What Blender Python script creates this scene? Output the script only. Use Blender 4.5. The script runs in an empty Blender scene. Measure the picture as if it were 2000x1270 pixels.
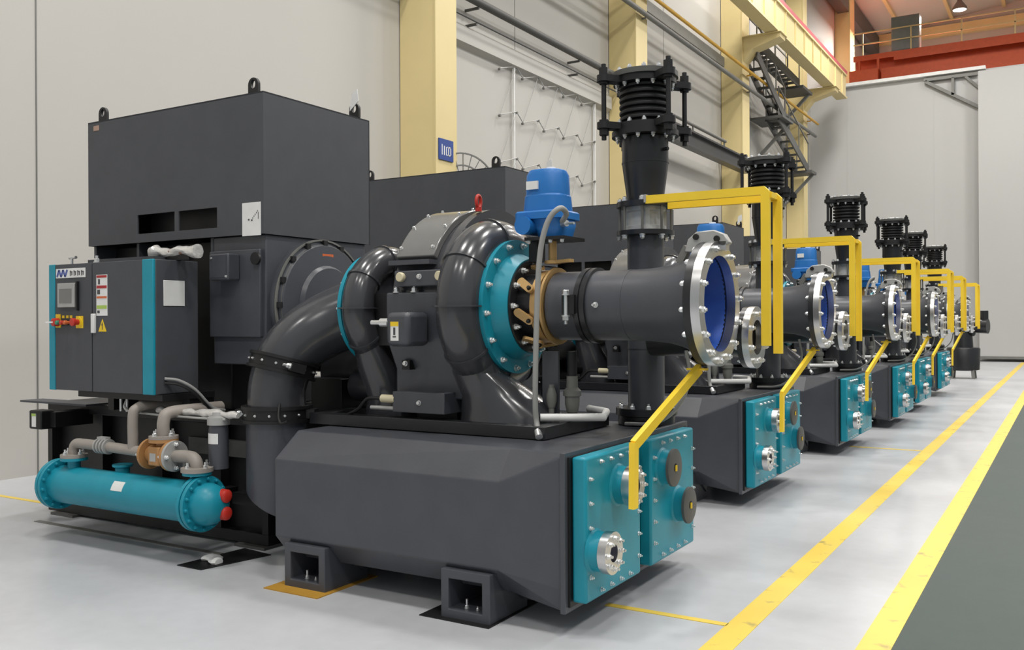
import bpy, math, random
from mathutils import Vector, Matrix, Quaternion
random.seed(7)
S = bpy.context.scene
COL = S.collection
PI = math.pi

# ------------------------------------------------------------------ camera
F, YAW, ROLL = 1808.0, math.atan(1090 / 1808.0), 0.005
cam_data = bpy.data.cameras.new('camera')
cam = bpy.data.objects.new('camera', cam_data)
COL.objects.link(cam)
Rv = Vector((math.cos(YAW), math.sin(YAW), 0)); Fv = Vector((-math.sin(YAW), math.cos(YAW), 0)); Zv = Vector((0, 0, 1))
ax = (Rv - ROLL * Zv).normalized(); ay = (Zv + ROLL * Rv).normalized(); az = -Fv
M = Matrix((ax, ay, az)).transposed().to_4x4(); M.translation = (0, 0, 1.6)
cam.matrix_world = M
cam_data.sensor_width = 36.0
cam_data.lens = 36.0 * F / 2000.0
cam_data.shift_y = -6.0 / 2000.0
cam_data.clip_start = 0.05; cam_data.clip_end = 300
S.camera = cam
# ------------------------------------------------------------------ light
S.view_settings.view_transform = 'Standard'; S.view_settings.look = 'None'
S.view_settings.gamma = 1.0; S.view_settings.use_curve_mapping = False
S.view_settings.exposure = -0.40
W = bpy.data.worlds.new('hall_daylight'); S.world = W; W.use_nodes = True
bg = W.node_tree.nodes['Background']; bg.inputs[0].default_value = (0.93, 0.97, 1.0, 1); bg.inputs[1].default_value = 0.54
def area(name, loc, size, power, color, rot=(0, 0, 0)):
    l = bpy.data.lights.new(name, 'AREA'); l.shape = 'RECTANGLE'; l.size, l.size_y = size; l.energy = power; l.color = color
    o = bpy.data.objects.new(name, l); o.location = loc; o.rotation_euler = rot; COL.objects.link(o); return o
LAMPS = [(x, y) for x in (-5.5, 1.5, 9.0) for y in (-6.0, 2.0, 10.0, 18.0, 26.0, 34.0)]
for (x, y) in LAMPS:
    area('high_bay_light', (x, y, 14.6), (1.6, 1.6), 680 if x > -5 or y > -3 else 330, (1.0, 0.975, 0.94))
for (x, y) in ((-6.0, 46.0), (4.0, 46.0)):
    area('high_bay_light', (x, y, 15.2), (1.6, 1.6), 1900, (1.0, 0.95, 0.88))

# ------------------------------------------------------------------ materials
def lin(v):
    v /= 255.0
    return v / 12.92 if v <= 0.04045 else ((v + 0.055) / 1.055) ** 2.4
def hexc(r, g, b): return (lin(r), lin(g), lin(b), 1)
MATS = {}
def mat(name, rgb, rough=0.5, metal=0.0, var=0.06, scale=6.0, bump=0.0, bscale=40.0, coat=0.0, emit=None, spec=0.5):
    if name in MATS: return MATS[name]
    m = bpy.data.materials.new(name); m.use_nodes = True; nt = m.node_tree; b = nt.nodes['Principled BSDF']
    c = hexc(*rgb)
    tc = nt.nodes.new('ShaderNodeTexCoord'); n = nt.nodes.new('ShaderNodeTexNoise'); n.inputs['Scale'].default_value = scale; n.inputs['Detail'].default_value = 4
    nt.links.new(tc.outputs['Object'], n.inputs['Vector'])
    r = nt.nodes.new('ShaderNodeValToRGB'); r.color_ramp.elements[0].position = .3; r.color_ramp.elements[1].position = .7
    r.color_ramp.elements[0].color = tuple(max(0, q * (1 - var)) for q in c[:3]) + (1,)
    r.color_ramp.elements[1].color = tuple(min(1, q * (1 + var)) for q in c[:3]) + (1,)
    nt.links.new(n.outputs['Fac'], r.inputs['Fac']); nt.links.new(r.outputs['Color'], b.inputs['Base Color'])
    b.inputs['Roughness'].default_value = rough; b.inputs['Metallic'].default_value = metal
    b.inputs['Coat Weight'].default_value = coat; b.inputs['Coat Roughness'].default_value = 0.12
    b.inputs['Specular IOR Level'].default_value = spec
    if bump:
        n2 = nt.nodes.new('ShaderNodeTexNoise'); n2.inputs['Scale'].default_value = bscale
        nt.links.new(tc.outputs['Object'], n2.inputs['Vector'])
        bm_ = nt.nodes.new('ShaderNodeBump'); bm_.inputs['Strength'].default_value = bump; bm_.inputs['Distance'].default_value = 0.01
        nt.links.new(n2.outputs['Fac'], bm_.inputs['Height']); nt.links.new(bm_.outputs['Normal'], b.inputs['Normal'])
    if emit:
        b.inputs['Emission Color'].default_value = hexc(*rgb); b.inputs['Emission Strength'].default_value = emit
    MATS[name] = m; return m
GREY = mat('charcoal_paint', (71, 73, 79), 0.36, bump=0.04, bscale=90)
GLOSS = mat('charcoal_gloss_paint', (60, 61, 65), 0.24, coat=0.35, bump=0.02, bscale=25)
SHEET = mat('charcoal_sheet_paint', (70, 72, 77), 0.55)
BLACK = mat('black_paint', (19, 19, 21), 0.5)
DARKM = mat('black_gloss_paint', (34, 35, 38), 0.32)
TEAL = mat('teal_paint', (26, 140, 161), 0.38, bump=0.02, bscale=30, spec=0.4)
BLUE = mat('blue_paint', (32, 112, 186), 0.4)
BLUEIN = mat('blue_pipe_lining', (44, 88, 178), 0.45)
YEL = mat('yellow_paint', (250, 212, 54), 0.5, var=0.03)
SILV = mat('bright_steel', (205, 205, 205), 0.28, 1.0)
BOLT = mat('zinc_bolt_steel', (225, 226, 226), 0.32, 0.85)
ALU = mat('grey_cast_aluminium', (176, 176, 174), 0.45, 0.35)
BRASS = mat('gold_passivated_steel', (196, 160, 106), 0.42, 0.5)
BRONZE = mat('bronze_casting', (176, 132, 84), 0.5, 0.2)
PIPE = mat('taupe_pipe_paint', (150, 143, 136), 0.5)
WHITE = mat('white_plate', (226, 226, 224), 0.5)
RED = mat('red_plastic', (190, 48, 36), 0.4)
RUB = mat('black_rubber', (15, 15, 16), 0.5)
CONDUIT = mat('grey_conduit', (150, 150, 148), 0.5)
FOIL = mat('clear_wrap', (214, 212, 208), 0.22, 0.3, bump=0.6, bscale=30)
CREAM = mat('cream_plastic', (212, 202, 170), 0.45)
STEELG = mat('galvanised_steel', (118, 118, 114), 0.5, 0.2)
STAIRG = mat('dark_steel_paint', (84, 84, 82), 0.55)
PILLAR = mat('cream_column_paint', (222, 203, 148), 0.5, var=.025, scale=1.5)
ORANGE = mat('orange_red_crane_paint', (204, 84, 42), 0.5)
RAILRED = mat('red_crane_rail_paint', (196, 84, 92), 0.5)
WALLM = mat('off_white_wall_panel', (190, 187, 181), 0.6, var=0.03, scale=0.35)
PARTM = mat('light_grey_partition_panel', (184, 184, 182), 0.5, var=0.02, scale=0.3)
ROOFM = mat('roof_sheet', (200, 196, 186), 0.7, var=0.03, scale=0.4)
DKGREY = mat('dark_grey_cubicle_paint', (124, 130, 128), 0.5)
AMBER = mat('amber_pad', (176, 132, 44), 0.6)
SCREEN = mat('grey_screen_glass', (120, 120, 117), 0.2)
LABY = mat('label_yellow', (236, 200, 40), 0.5)
LABR = mat('label_red', (168, 40, 44), 0.5)
LABO = mat('label_orange', (206, 104, 56), 0.5)
LABG = mat('label_green', (168, 196, 92), 0.5)
LABK = mat('label_ink', (70, 70, 74), 0.5)
LABB = mat('label_blue', (84, 98, 160), 0.5)
SIGNB = mat('sign_blue', (34, 66, 140), 0.45)
LAMPE = mat('lamp_glow', (255, 248, 228), 0.5, emit=14.0)
VALVEM = mat('silver_valve_paint', (196, 197, 196), 0.4, 0.15)
HATCHM = mat('grey_gloss_hatch_paint', (104, 104, 103), 0.2, coat=0.4)  # gloss grey made lighter so the colour carries the hatch's reflections
GREEN = mat('green_plastic', (60, 140, 110), 0.4)

def floor_mat(name, rgb, rough):
    m = bpy.data.materials.new(name); m.use_nodes = True; nt = m.node_tree; b = nt.nodes['Principled BSDF']
    tc = nt.nodes.new('ShaderNodeTexCoord'); n = nt.nodes.new('ShaderNodeTexNoise'); n.inputs['Scale'].default_value = 0.7; n.inputs['Detail'].default_value = 6
    n2 = nt.nodes.new('ShaderNodeTexNoise'); n2.inputs['Scale'].default_value = 9; n2.inputs['Detail'].default_value = 5
    nt.links.new(tc.outputs['Object'], n.inputs['Vector']); nt.links.new(tc.outputs['Object'], n2.inputs['Vector'])
    mx = nt.nodes.new('ShaderNodeMix'); mx.data_type = 'FLOAT'; mx.inputs[0].default_value = 0.3
    nt.links.new(n.outputs['Fac'], mx.inputs[2]); nt.links.new(n2.outputs['Fac'], mx.inputs[3])
    r = nt.nodes.new('ShaderNodeValToRGB'); r.color_ramp.elements[0].position = .32; r.color_ramp.elements[1].position = .66
    c = hexc(*rgb); r.color_ramp.elements[0].color = tuple(q * .88 for q in c[:3]) + (1,); r.color_ramp.elements[1].color = tuple(min(1, q * 1.06) for q in c[:3]) + (1,)
    nt.links.new(mx.outputs[0], r.inputs['Fac']); nt.links.new(r.outputs['Color'], b.inputs['Base Color'])
    mr = nt.nodes.new('ShaderNodeMapRange'); mr.inputs['To Min'].default_value = rough - .06; mr.inputs['To Max'].default_value = rough + .1
    nt.links.new(n.outputs['Fac'], mr.inputs['Value']); nt.links.new(mr.outputs['Result'], b.inputs['Roughness'])
    return m
FLOORM = floor_mat('grey_epoxy_floor', (186, 188, 192), 0.30)
AISLEM = floor_mat('green_grey_aisle_floor', (62, 74, 71), 0.5); AISLEM.node_tree.nodes['Principled BSDF'].inputs['Specular IOR Level'].default_value = 0.2
def worn_yellow():
    m = bpy.data.materials.new('worn_yellow_floor_paint'); m.use_nodes = True; nt = m.node_tree; b = nt.nodes['Principled BSDF']
    tc = nt.nodes.new('ShaderNodeTexCoord'); n = nt.nodes.new('ShaderNodeTexNoise'); n.inputs['Scale'].default_value = 7; n.inputs['Detail'].default_value = 8
    nt.links.new(tc.outputs['Object'], n.inputs['Vector'])
    r = nt.nodes.new('ShaderNodeValToRGB'); r.color_ramp.elements[0].position = .30; r.color_ramp.elements[1].position = .40
    r.color_ramp.elements[0].color = hexc(168, 150, 84); r.color_ramp.elements[1].color = hexc(228, 198, 82)
    nt.links.new(n.outputs['Fac'], r.inputs['Fac']); nt.links.new(r.outputs['Color'], b.inputs['Base Color']); b.inputs['Roughness'].default_value = .45
    return m
FLOORYEL = worn_yellow()

# ------------------------------------------------------------------ mesh helpers
ORG = {}
class MB:
    def __init__(s): s.v = []; s.f = []
    def add(s, vs, fs):
        o = len(s.v); s.v += [Vector(p) for p in vs]; s.f += [tuple(i + o for i in f) for f in fs]; return s
    def box(s, x0, x1, y0, y1, z0, z1):
        x0, x1 = min(x0, x1), max(x0, x1); y0, y1 = min(y0, y1), max(y0, y1); z0, z1 = min(z0, z1), max(z0, z1)
        return s.add([(x0,y0,z0),(x1,y0,z0),(x1,y1,z0),(x0,y1,z0),(x0,y0,z1),(x1,y0,z1),(x1,y1,z1),(x0,y1,z1)],
                     [(0,3,2,1),(4,5,6,7),(0,1,5,4),(1,2,6,5),(2,3,7,6),(3,0,4,7)])
    def bar(s, p0, p1, w, h, up=(0, 0, 1)):
        p0, p1 = Vector(p0), Vector(p1); d = (p1 - p0).normalized(); u = Vector(up)
        if abs(d.dot(u)) > .99: u = Vector((0, 1, 0))
        a = d.cross(u).normalized() * w / 2; b = a.cross(d).normalized() * h / 2
        vs = [p + sa * a + sb * b for p in (p0, p1) for sa, sb in ((-1,-1),(1,-1),(1,1),(-1,1))]
        return s.add(vs, [(0,1,2,3),(7,6,5,4),(0,4,5,1),(1,5,6,2),(2,6,7,3),(3,7,4,0)])
    def lathe(s, o, d, prof, seg=32, caps=True):
        """prof: (t along d, radius)"""
        o, d = Vector(o), Vector(d).normalized()
        a = d.orthogonal().normalized(); b = d.cross(a)
        rings = []; 
        for t, r in prof:
            rings.append([o + d * t + (a * math.cos(2*PI*i/seg) + b * math.sin(2*PI*i/seg)) * max(r, 1e-5) for i in range(seg)])
        return s.loft(rings, caps)
    def loft(s, rings, caps=True, closed=False):
        n = len(rings[0]); k = len(rings); vs = [p for r in rings for p in r]; fs = []
        for j in range(k if closed else k - 1):
            j2 = (j + 1) % k
            for i in range(n): fs.append((j*n+i, j*n+(i+1) % n, j2*n+(i+1) % n, j2*n+i))
        if caps and not closed: fs += [tuple(range(n))[::-1], tuple((k-1)*n+i for i in range(n))]
        return s.add(vs, fs)
    def cyl(s, p0, p1, r0, r1=None, seg=24):
        p0, p1 = Vector(p0), Vector(p1); r1 = r0 if r1 is None else r1
        return s.lathe(p0, p1 - p0, [(0, r0), ((p1-p0).length, r1)], seg)
    def ring(s, o, d, t0, t1, ri, ro, seg=40):
        o, d = Vector(o), Vector(d).normalized(); a = d.orthogonal().normalized(); b = d.cross(a)
        rr = [[o + d * t + (a * math.cos(2*PI*i/seg) + b * math.sin(2*PI*i/seg)) * r for i in range(seg)] for t, r in ((t0, ri), (t0, ro), (t1, ro), (t1, ri))]
        return s.loft(rr, closed=True)
    def tube(s, pts, r, seg=20, smooth=True, closed=False, sub=6):
        pts = [Vector(p) for p in pts]; rs = list(r) if isinstance(r, (list, tuple)) else [r] * len(pts)
        if smooth and len(pts) > 2:
            np_, nr = [], []
            n = len(pts); rng = n if closed else n - 1
            for i in range(rng):
                p0 = pts[(i-1) % n] if closed or i > 0 else pts[0]*2 - pts[1]
                p1, p2 = pts[i], pts[(i+1) % n]
                p3 = pts[(i+2) % n] if closed or i+2 < n else p2*2 - p1
                for q in range(sub):
                    t = q / sub; t2, t3 = t*t, t*t*t
                    np_.append(.5*((2*p1) + (p2-p0)*t + (2*p0-5*p1+4*p2-p3)*t2 + (3*p1-p0-3*p2+p3)*t3)); nr.append(rs[i]*(1-t) + rs[(i+1) % n]*t)
            if not closed: np_.append(pts[-1]); nr.append(rs[-1])
            pts, rs = np_, nr
        n = len(pts); rings = []; prev = None
        for i in range(n):
            if closed: d = pts[(i+1) % n] - pts[i-1]
            else: d = pts[min(i+1, n-1)] - pts[max(i-1, 0)]
            d.normalize()
            a = d.orthogonal().normalized() if prev is None else (prev - d * prev.dot(d)).normalized()
            prev = a; b = d.cross(a)
            rings.append([pts[i] + (a*math.cos(2*PI*k/seg) + b*math.sin(2*PI*k/seg))*rs[i] for k in range(seg)])
        if closed:   # align the seam
            return s.loft(rings + [rings[0]], caps=False)
        return s.loft(rings)
    def prism(s, poly, axis, a0, a1):
        def P(u, v, w): return {'x': (w, u, v), 'y': (u, w, v), 'z': (u, v, w)}[axis]
        n = len(poly)
        return s.loft([[P(u, v, a0) for u, v in poly], [P(u, v, a1) for u, v in poly]])
    def build(s, name, m, parent=None, label=None, bevel=0.0, at=(0, 0, 0), kind=None, flat=False):
        o = ORG[parent.name] if parent is not None else Vector(at)
        me = bpy.data.meshes.new(name); me.from_pydata([p - o for p in s.v], [], s.f); me.validate()
        import bmesh
        bm = bmesh.new(); bm.from_mesh(me); bmesh.ops.recalc_face_normals(bm, faces=bm.faces); bm.to_mesh(me); bm.free()
        if not flat:
            me.polygons.foreach_set('use_smooth', [True] * len(me.polygons)); me.set_sharp_from_angle(angle=math.radians(32))
        me.materials.append(m)
        ob = bpy.data.objects.new(name, me); COL.objects.link(ob); ORG[ob.name] = o.copy()
        if parent is not None: ob.parent = parent
        else: ob.location = o
        if bevel:
            b = ob.modifiers.new('bevel', 'BEVEL'); b.width = bevel; b.segments = 2; b.limit_method = 'ANGLE'; b.angle_limit = math.radians(40)
        if label: ob['label'] = label
        if kind: ob['kind'] = kind
        return ob
def tag(o, label, cat, group=None):
    o['label'] = label; o['category'] = cat
    if group: o['group'] = group
    return o
def thing(name, label, cat, loc, group=None):
    e = bpy.data.objects.new(name, None); e.empty_display_size = .1; e.location = loc; COL.objects.link(e); ORG[e.name] = Vector(loc)
    return tag(e, label, cat, group)
BOLTS = {}
def bolt_mesh(r, l, m):
    k = (round(r, 4), round(l, 4), m.name)
    if k not in BOLTS:
        b = MB(); b.lathe((0, 0, 0), (1, 0, 0), [(-.002, r*1.25), (r*.3, r*1.25)], 12); b.lathe((0, 0, 0), (1, 0, 0), [(r*.3, r), (r*1.3, r), (r*1.45, r*.85)], 6)
        b.lathe((0, 0, 0), (1, 0, 0), [(r*1.4, r*.55), (l, r*.55)], 8)
        t = b.build('bolt', m); BOLTS[k] = t.data; bpy.data.objects.remove(t)
    return BOLTS[k]
def bolt(parent, p, d, r=.014, l=.03, m=None):
    o = bpy.data.objects.new('bolt', bolt_mesh(r, l, m or BOLT)); COL.objects.link(o); o.parent = parent
    o.location = Vector(p) - ORG[parent.name]; o.rotation_mode = 'QUATERNION'; o.rotation_quaternion = Vector((1, 0, 0)).rotation_difference(Vector(d).normalized())
    ORG[o.name] = ORG[parent.name]; return o
def bolts(parent, c, d, R, n, r=.014, l=.03, phase=0.0, m=None):
    c, d = Vector(c), Vector(d).normalized(); a = d.orthogonal().normalized(); b = d.cross(a)
    for i in range(n):
        t = 2*PI*(i + phase)/n; bolt(parent, c + (a*math.cos(t) + b*math.sin(t))*R, d, r, l, m)
KIDS = {}
def copy_tree(o, parent=None):
    c = o.copy(); COL.objects.link(c); c.parent = parent
    for ch in list(o.children): copy_tree(ch, c)
    return c
def arc(cx, cy, r, a0, a1, n): return [(cx + r*math.cos(math.radians(a0+(a1-a0)*i/n)), cy + r*math.sin(math.radians(a0+(a1-a0)*i/n))) for i in range(n+1)]
def holed_panel(b, u0, u1, v0, v1, holes, fn):
    """flat wall in (u,v) with rectangular holes; fn(u0,u1,v0,v1) adds a box"""
    us = sorted({u0, u1} | {h[0] for h in holes} | {h[1] for h in holes})
    for i in range(len(us)-1):
        a, c = us[i], us[i+1]; hs = sorted((h[2], h[3]) for h in holes if h[0] <= a + 1e-6 and h[1] >= c - 1e-6); z = v0
        for h0, h1 in hs:
            if h0 > z: fn(a, c, z, h0)
            z = h1
        if z < v1: fn(a, c, z, v1)

# ------------------------------------------------------------------ setting
def struct(name, b, m, bevel=0.0, at=(0, 0, 0)): return b.build(name, m, None, None, bevel, at, 'structure')
XW, YP = -9.4, 40.2
struct('floor', MB().box(XW - .2, -.82, -12, YP + 14, -.2, 0), FLOORM)
struct('floor_aisle', MB().box(-.82, 22, -12, YP + 14, -.2, 0), AISLEM)
struct('wall_left', MB().box(XW - .25, XW, -12, YP + 14, 0, 17.2), WALLM)
for i, y in enumerate((5.82, 15.75, 23.6, 31.5)):
    struct('trim_%d' % (i + 1), MB().box(XW, XW + .006, y - .007, y + .007, 0, 17), STEELG)
struct('ceiling', MB().prism([(XW - .3, 16.9), (6, 18.6), (22, 16.9), (22, 17.1), (6, 18.8), (XW - .3, 17.1)], 'y', -12, YP + 14), ROOFM)
struct('wall_far', MB().box(XW - .3, 22, 53.4, 53.7, 0, 18.5), WALLM)
pb = MB(); pb.box(XW, 22, YP, YP + .18, 0, 11.32); struct('wall_partition', pb, PARTM)
struct('trim_5', MB().box(XW + .35, -2.75, YP - .25, YP + .1, 11.27, 11.40), WHITE)
for i, x in enumerate((-7.9, -4.6)): struct('trim_%d' % (i + 6), MB().box(x - .012, x + .012, YP - .006, YP, 0, 11.2), PARTM)
# sliding door in front of the partition, hung above the floor
d1 = struct('door_1', MB().box(-2.98, 6.5, YP - .62, YP - .42, .12, 11.12), PARTM, .01)
MB().box(-2.98, 6.5, YP - .64, YP - .40, .10, .2).build('door_bottom_rail', STEELG, d1)
struct('trim_8', MB().box(-3.2, 6.5, YP - .40, YP, 0, .012), BLACK)  # black strip on the floor stands for the shadow gap under the door

# crane columns
def column(y0, y1, x1, top, corbel, label):
    t = thing('crane_column', label, 'column', (XW + .3, (y0 + y1)/2, 0), 'cream steel columns along the long wall')
    b = MB(); b.box(XW + .05, x1 - .03, y0 + .12, y1 - .12, 0, top); b.build('web', PILLAR, t)
    MB().box(x1 - .03, x1, y0 - .01, y1 + .01, 0, top).build('flange', PILLAR, t)
    MB().box(XW + .02, XW + .05, y0, y1, 0, top).build('flange', PILLAR, t)
    MB().prism([(XW + .05, y0 + .0), (x1 - .03, y0 + .0), (x1 - .03, y0 + .02), (XW + .05, y0 + .02)], 'z', 0, top).build('cladding', PILLAR, t)
    if corbel:
        MB().prism([(x1, corbel - .75), (x1 + .3, corbel - .4), (-7.55, corbel - .15), (-7.55, corbel - .02), (x1, corbel - .02)], 'y', y0 + .06, y1 - .06).build('corbel', PILLAR, t)
        MB().box(x1, -7.5, y0 - .05, y1 + .05, corbel - .02, corbel).build('corbel_plate', PILLAR, t)
    return t
column(12.05, 12.62, -8.66, 17, 0, 'cream column with the small blue sign, first along the wall')
column(20.1, 20.75, -8.68, 17, 0, 'cream column behind the tallest black bellows stack')
column(28.4, 29.1, -8.70, 17, 10.44, 'cream column carrying the crane beam beside the dark steel stairs')
column(36.2, 36.8, -8.72, 17, 10.44, 'cream column nearest the grey end partition')
sg = thing('column_sign', 'small blue sign with white characters on the first cream column', 'sign', (-8.655, 12.27, 4.38))
MB().box(-8.658, -8.64, 12.10, 12.50, 4.22, 4.56).build('sign_board', SIGNB, sg)
lt = MB()
for (y, z, dy, dz) in ((12.17, 4.30, .02, .17), (12.23, 4.30, .025, .15), (12.29, 4.30, .02, .14), (12.33, 4.43, .10, .02), (12.33, 4.30, .10, .02), (12.35, 4.30, .02, .15), (12.41, 4.30, .02, .15)):
    lt.box(-8.641, -8.637, y, y + dy, z, z + dz)
lt.build('lettering', WHITE, sg)
# runway beam
rb = thing('crane_runway_beam', 'cream crane runway beam with a red rail, high along the wall', 'crane beam', (-7.6, 20, 10.5))
MB().box(-8.0, -7.58, 8, 38.6, 10.45, 10.51).box(-8.0, -7.58, 8, 38.6, 11.34, 11.40).box(-7.68, -7.64, 8, 38.6, 10.5, 11.35).build('girder', PILLAR, rb)
for k in range(25):
    y = 9.0 + k*1.2; MB().box(-7.64, -7.60, y, y + .03, 10.51, 11.34).build('stiffener', PILLAR, rb)
MB().box(-7.74, -7.58, 8, 38.6, 11.40, 11.54).build('rail', RAILRED, rb, 'red rail')
# overhead travelling crane beyond the partition
cr = thing('overhead_crane', 'orange-red overhead crane bridge above the partition', 'crane', (-2, 44.5, 11.9))
MB().box(-8.3, 16, 44.2, 44.7, 12.35, 13.38).build('girder', ORANGE, cr)
MB().box(-7.1, 16, 43.50, 43.75, 12.02, 12.72).build('girder', ORANGE, cr)
MB().box(-8.4, -7.2, 43.2, 46.8, 12.0, 12.7).build('end_truck', ORANGE, cr)
MB().box(-8.3, 16, 43.6, 44.4, 13.385, 13.44).box(-6.6, 16, 43.6, 43.64, 13.05, 13.385).box(-8.3, -6.6, 43.6, 43.64, 13.2, 13.385).build('walkway', ORANGE, cr)
fr_ = MB()
for x in (-8.1, -7.3): fr_.box(x, x + .1, 43.6, 43.7, 12.1, 13.2)
fr_.box(-8.1, -7.2, 43.6, 43.7, 12.55, 12.62); fr_.build('end_frame', ORANGE, cr)
hr = MB(); 
for x in range(-8, 16, 2): hr.bar((x + .1, 43.65, 13.4), (x + .1, 43.65, 14.45), .05, .05)
for z in (13.95, 14.45): hr.bar((-8.3, 43.65, z), (16, 43.65, z), .05, .05)
hr.build('guard_rail', PILLAR, cr)
eb = thing('crane_electrical_cubicle', 'dark grey electrical cubicle standing on the crane bridge', 'electrical cubicle', (-6.1, 44.2, 13.44))
MB().box(-6.72, -5.57, 43.75, 44.35, 13.445, 14.98).build('cubicle_body', DKGREY, eb, bevel=.02)
MB().box(-6.68, -5.61, 43.73, 43.75, 13.5, 14.94).build('cubicle_door', DKGREY, eb, bevel=.01)
# far roof framing and end wall details
for k, x in enumerate((-7.6, -5.2, -2.8, -.4, 2.0)):
    r_ = MB(); r_.bar((x, YP + .4, 16.9 + (x + 9.4)*.11), (x, 53.3, 16.9 + (x + 9.4)*.11), .16, .26)
    tag(r_.build('roof_purlin', PILLAR, at=(x, 46, 16.9)), ('cream roof purlin, %s from the long wall' % ('first', 'second', 'third', 'fourth', 'fifth')[k]), 'purlin', 'cream purlins under the far roof')
tb = MB().box(-9.3, 16, 53.1, 53.39, 16.45, 17.0); tag(tb.build('end_wall_beam', PILLAR, at=(0, 53.2, 15.1)), 'cream horizontal beam high on the far end wall', 'beam')
rf = MB(); rf.bar((-9.0, YP + .5, 16.4), (-9.0, 53, 16.4), .5, .9); tag(rf.build('roof_edge_truss', STAIRG, at=(-9, 46, 16)), 'dark grey truss under the roof edge beside the far wall', 'truss')
column(45.0, 46.0, -8.7, 17, 0, 'cream column beyond the partition behind the crane')
for (x, y, z, lab) in ((-4.55, 50.0, 16.72, 'glowing round high bay lamp above the crane'), (-7.9, 44.2, 17.0, 'glowing lamp strip at the roof edge')):
    t = thing('high_bay_lamp', lab, 'lamp', (x, y, z))
    MB().lathe((x, y, z), (0, 0, 1), [(0, .34), (.12, .33), (.42, .12), (.5, .1)], 24).build('lamp_shade', STEELG, t)
    MB().lathe((x, y, z - .03), (0, 0, 1), [(0, .2), (.03, .30)], 24).build('lamp_lens', LAMPE, t)
    MB().bar((x, y, z + .5), (x, y, 17.6), .04, .04).build('hanger', STEELG, t)
# wall services
def pipe_run(name, label, cat, x, z, r, y0, y1, m, brackets=()):
    t = thing(name, label, cat, (x, (y0 + y1)/2, z))
    MB().cyl((x, y0, z), (x, y1, z), r, seg=12).build('pipe', m, t)
    for y in brackets: MB().bar((XW if x < -9 else -8.66, y, z - r - .02), (x, y, z - r - .02), .04, .04).build('bracket', m, t)
pipe_run('wall_service_pipe', 'dark grey pipe running high along the wall between the first two columns', 'pipe', -9.1, 7.36, .075, 8, 20.1, STAIRG, (10, 14, 18))
pipe_run('wall_cable', 'thin dark cable just under the dark wall pipe', 'cable', -9.15, 7.02, .018, 8, 20.1, STAIRG, (10, 14, 18))
pipe_run('yellow_gas_pipe', 'thin yellow pipe running along the columns to the partition', 'pipe', -8.5, 9.35, .045, 12, 37.6, mat('gas_pipe_yellow', (214, 164, 48), .5), (20.4, 28.7, 36.5))
pipe_run('grey_service_pipe', 'grey pipe just below the thin yellow pipe on the columns', 'pipe', -8.55, 8.85, .06, 12, 37.4, STEELG, (20.4, 28.7, 36.5))
tag(MB().prism([(XW, 6.55), (XW + .13, 6.62), (XW + .13, 6.9), (XW, 7.0)], 'y', 12.7, 20.0).build('wall_trunking', WALLM, at=(XW, 16, 6.5)), 'off white trunking ledge on the wall under the dark pipe', 'trunking')
tag(MB().box(XW, XW + .16, 20.8, 28.3, 9.55, 9.85).build('steel_wall_girt', STEELG, at=(XW, 24, 9.5)), 'grey steel girt between the second and third columns', 'girt')
tag(MB().box(XW, XW + .16, 20.8, 28.3, 12.1, 12.35).build('steel_wall_girt', STEELG, at=(XW, 24, 12.1)), 'grey steel girt below the corbel of the third column', 'girt')
ib = MB(); ib.box(-8.70, -8.44, 20.9, 28.35, 6.55, 6.60).box(-8.70, -8.44, 20.9, 28.35, 6.16, 6.21).box(-8.59, -8.55, 20.9, 28.35, 6.2, 6.56)
t = thing('monorail_beam', 'black monorail I-beam running behind the tallest bellows stack', 'beam', (-8.57, 24.6, 6.16)); ib.build('beam', DARKM, t)
for y in (21.5, 28.1): MB().box(XW, -8.5, y, y + .12, 6.6, 6.72).build('bracket', DARKM, t)
gr = thing('monorail_hand_rail', 'grey hand rail above the black monorail beam', 'hand rail', (-8.9, 24.6, 6.7))
b = MB(); b.cyl((-8.9, 20.9, 7.02), (-8.9, 27.3, 7.02), .05, seg=10); b.build('rail', STEELG, gr)
for y in (22.0, 24.5, 27.2): MB().bar((-8.9, y, 6.6), (-8.9, y, 7.02), .04, .04).build('post', STEELG, gr)
# festoon rack on the wall
fr = thing('wall_wire_rack', 'thin white wire rack with zigzag rods on the wall', 'wire rack', (XW + .1, 17.3, 0))
for y in (15.6, 19.2): MB().bar((XW + .06, y, 0), (XW + .06, y, 6.65), .045, .045).build('post', WHITE, fr)
for z in (6.46, 5.57, 4.66, 3.75):
    pts = []
    for k in range(5): pts += [(XW + .08, 15.05 + k*.87, z), (XW + .08, 15.68 + k*.87, z + .17)]
    MB().tube(pts, .011, 6, smooth=False).build('zigzag_rod', ALU, fr)
    for p in pts: MB().cyl((XW + .05, p[1], p[2] - .02), (XW + .10, p[1], p[2] - .02), .025, seg=8).build('rod_clip', STEELG, fr)
for z in (6.46, 5.57, 4.66):
    for k in range(5): MB().bar((XW + .08, 15.68 + k*.87, z + .17), (XW + .08, 15.05 + k*.87, z - .9), .010, .010).build('slant_wire', ALU, fr)
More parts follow.
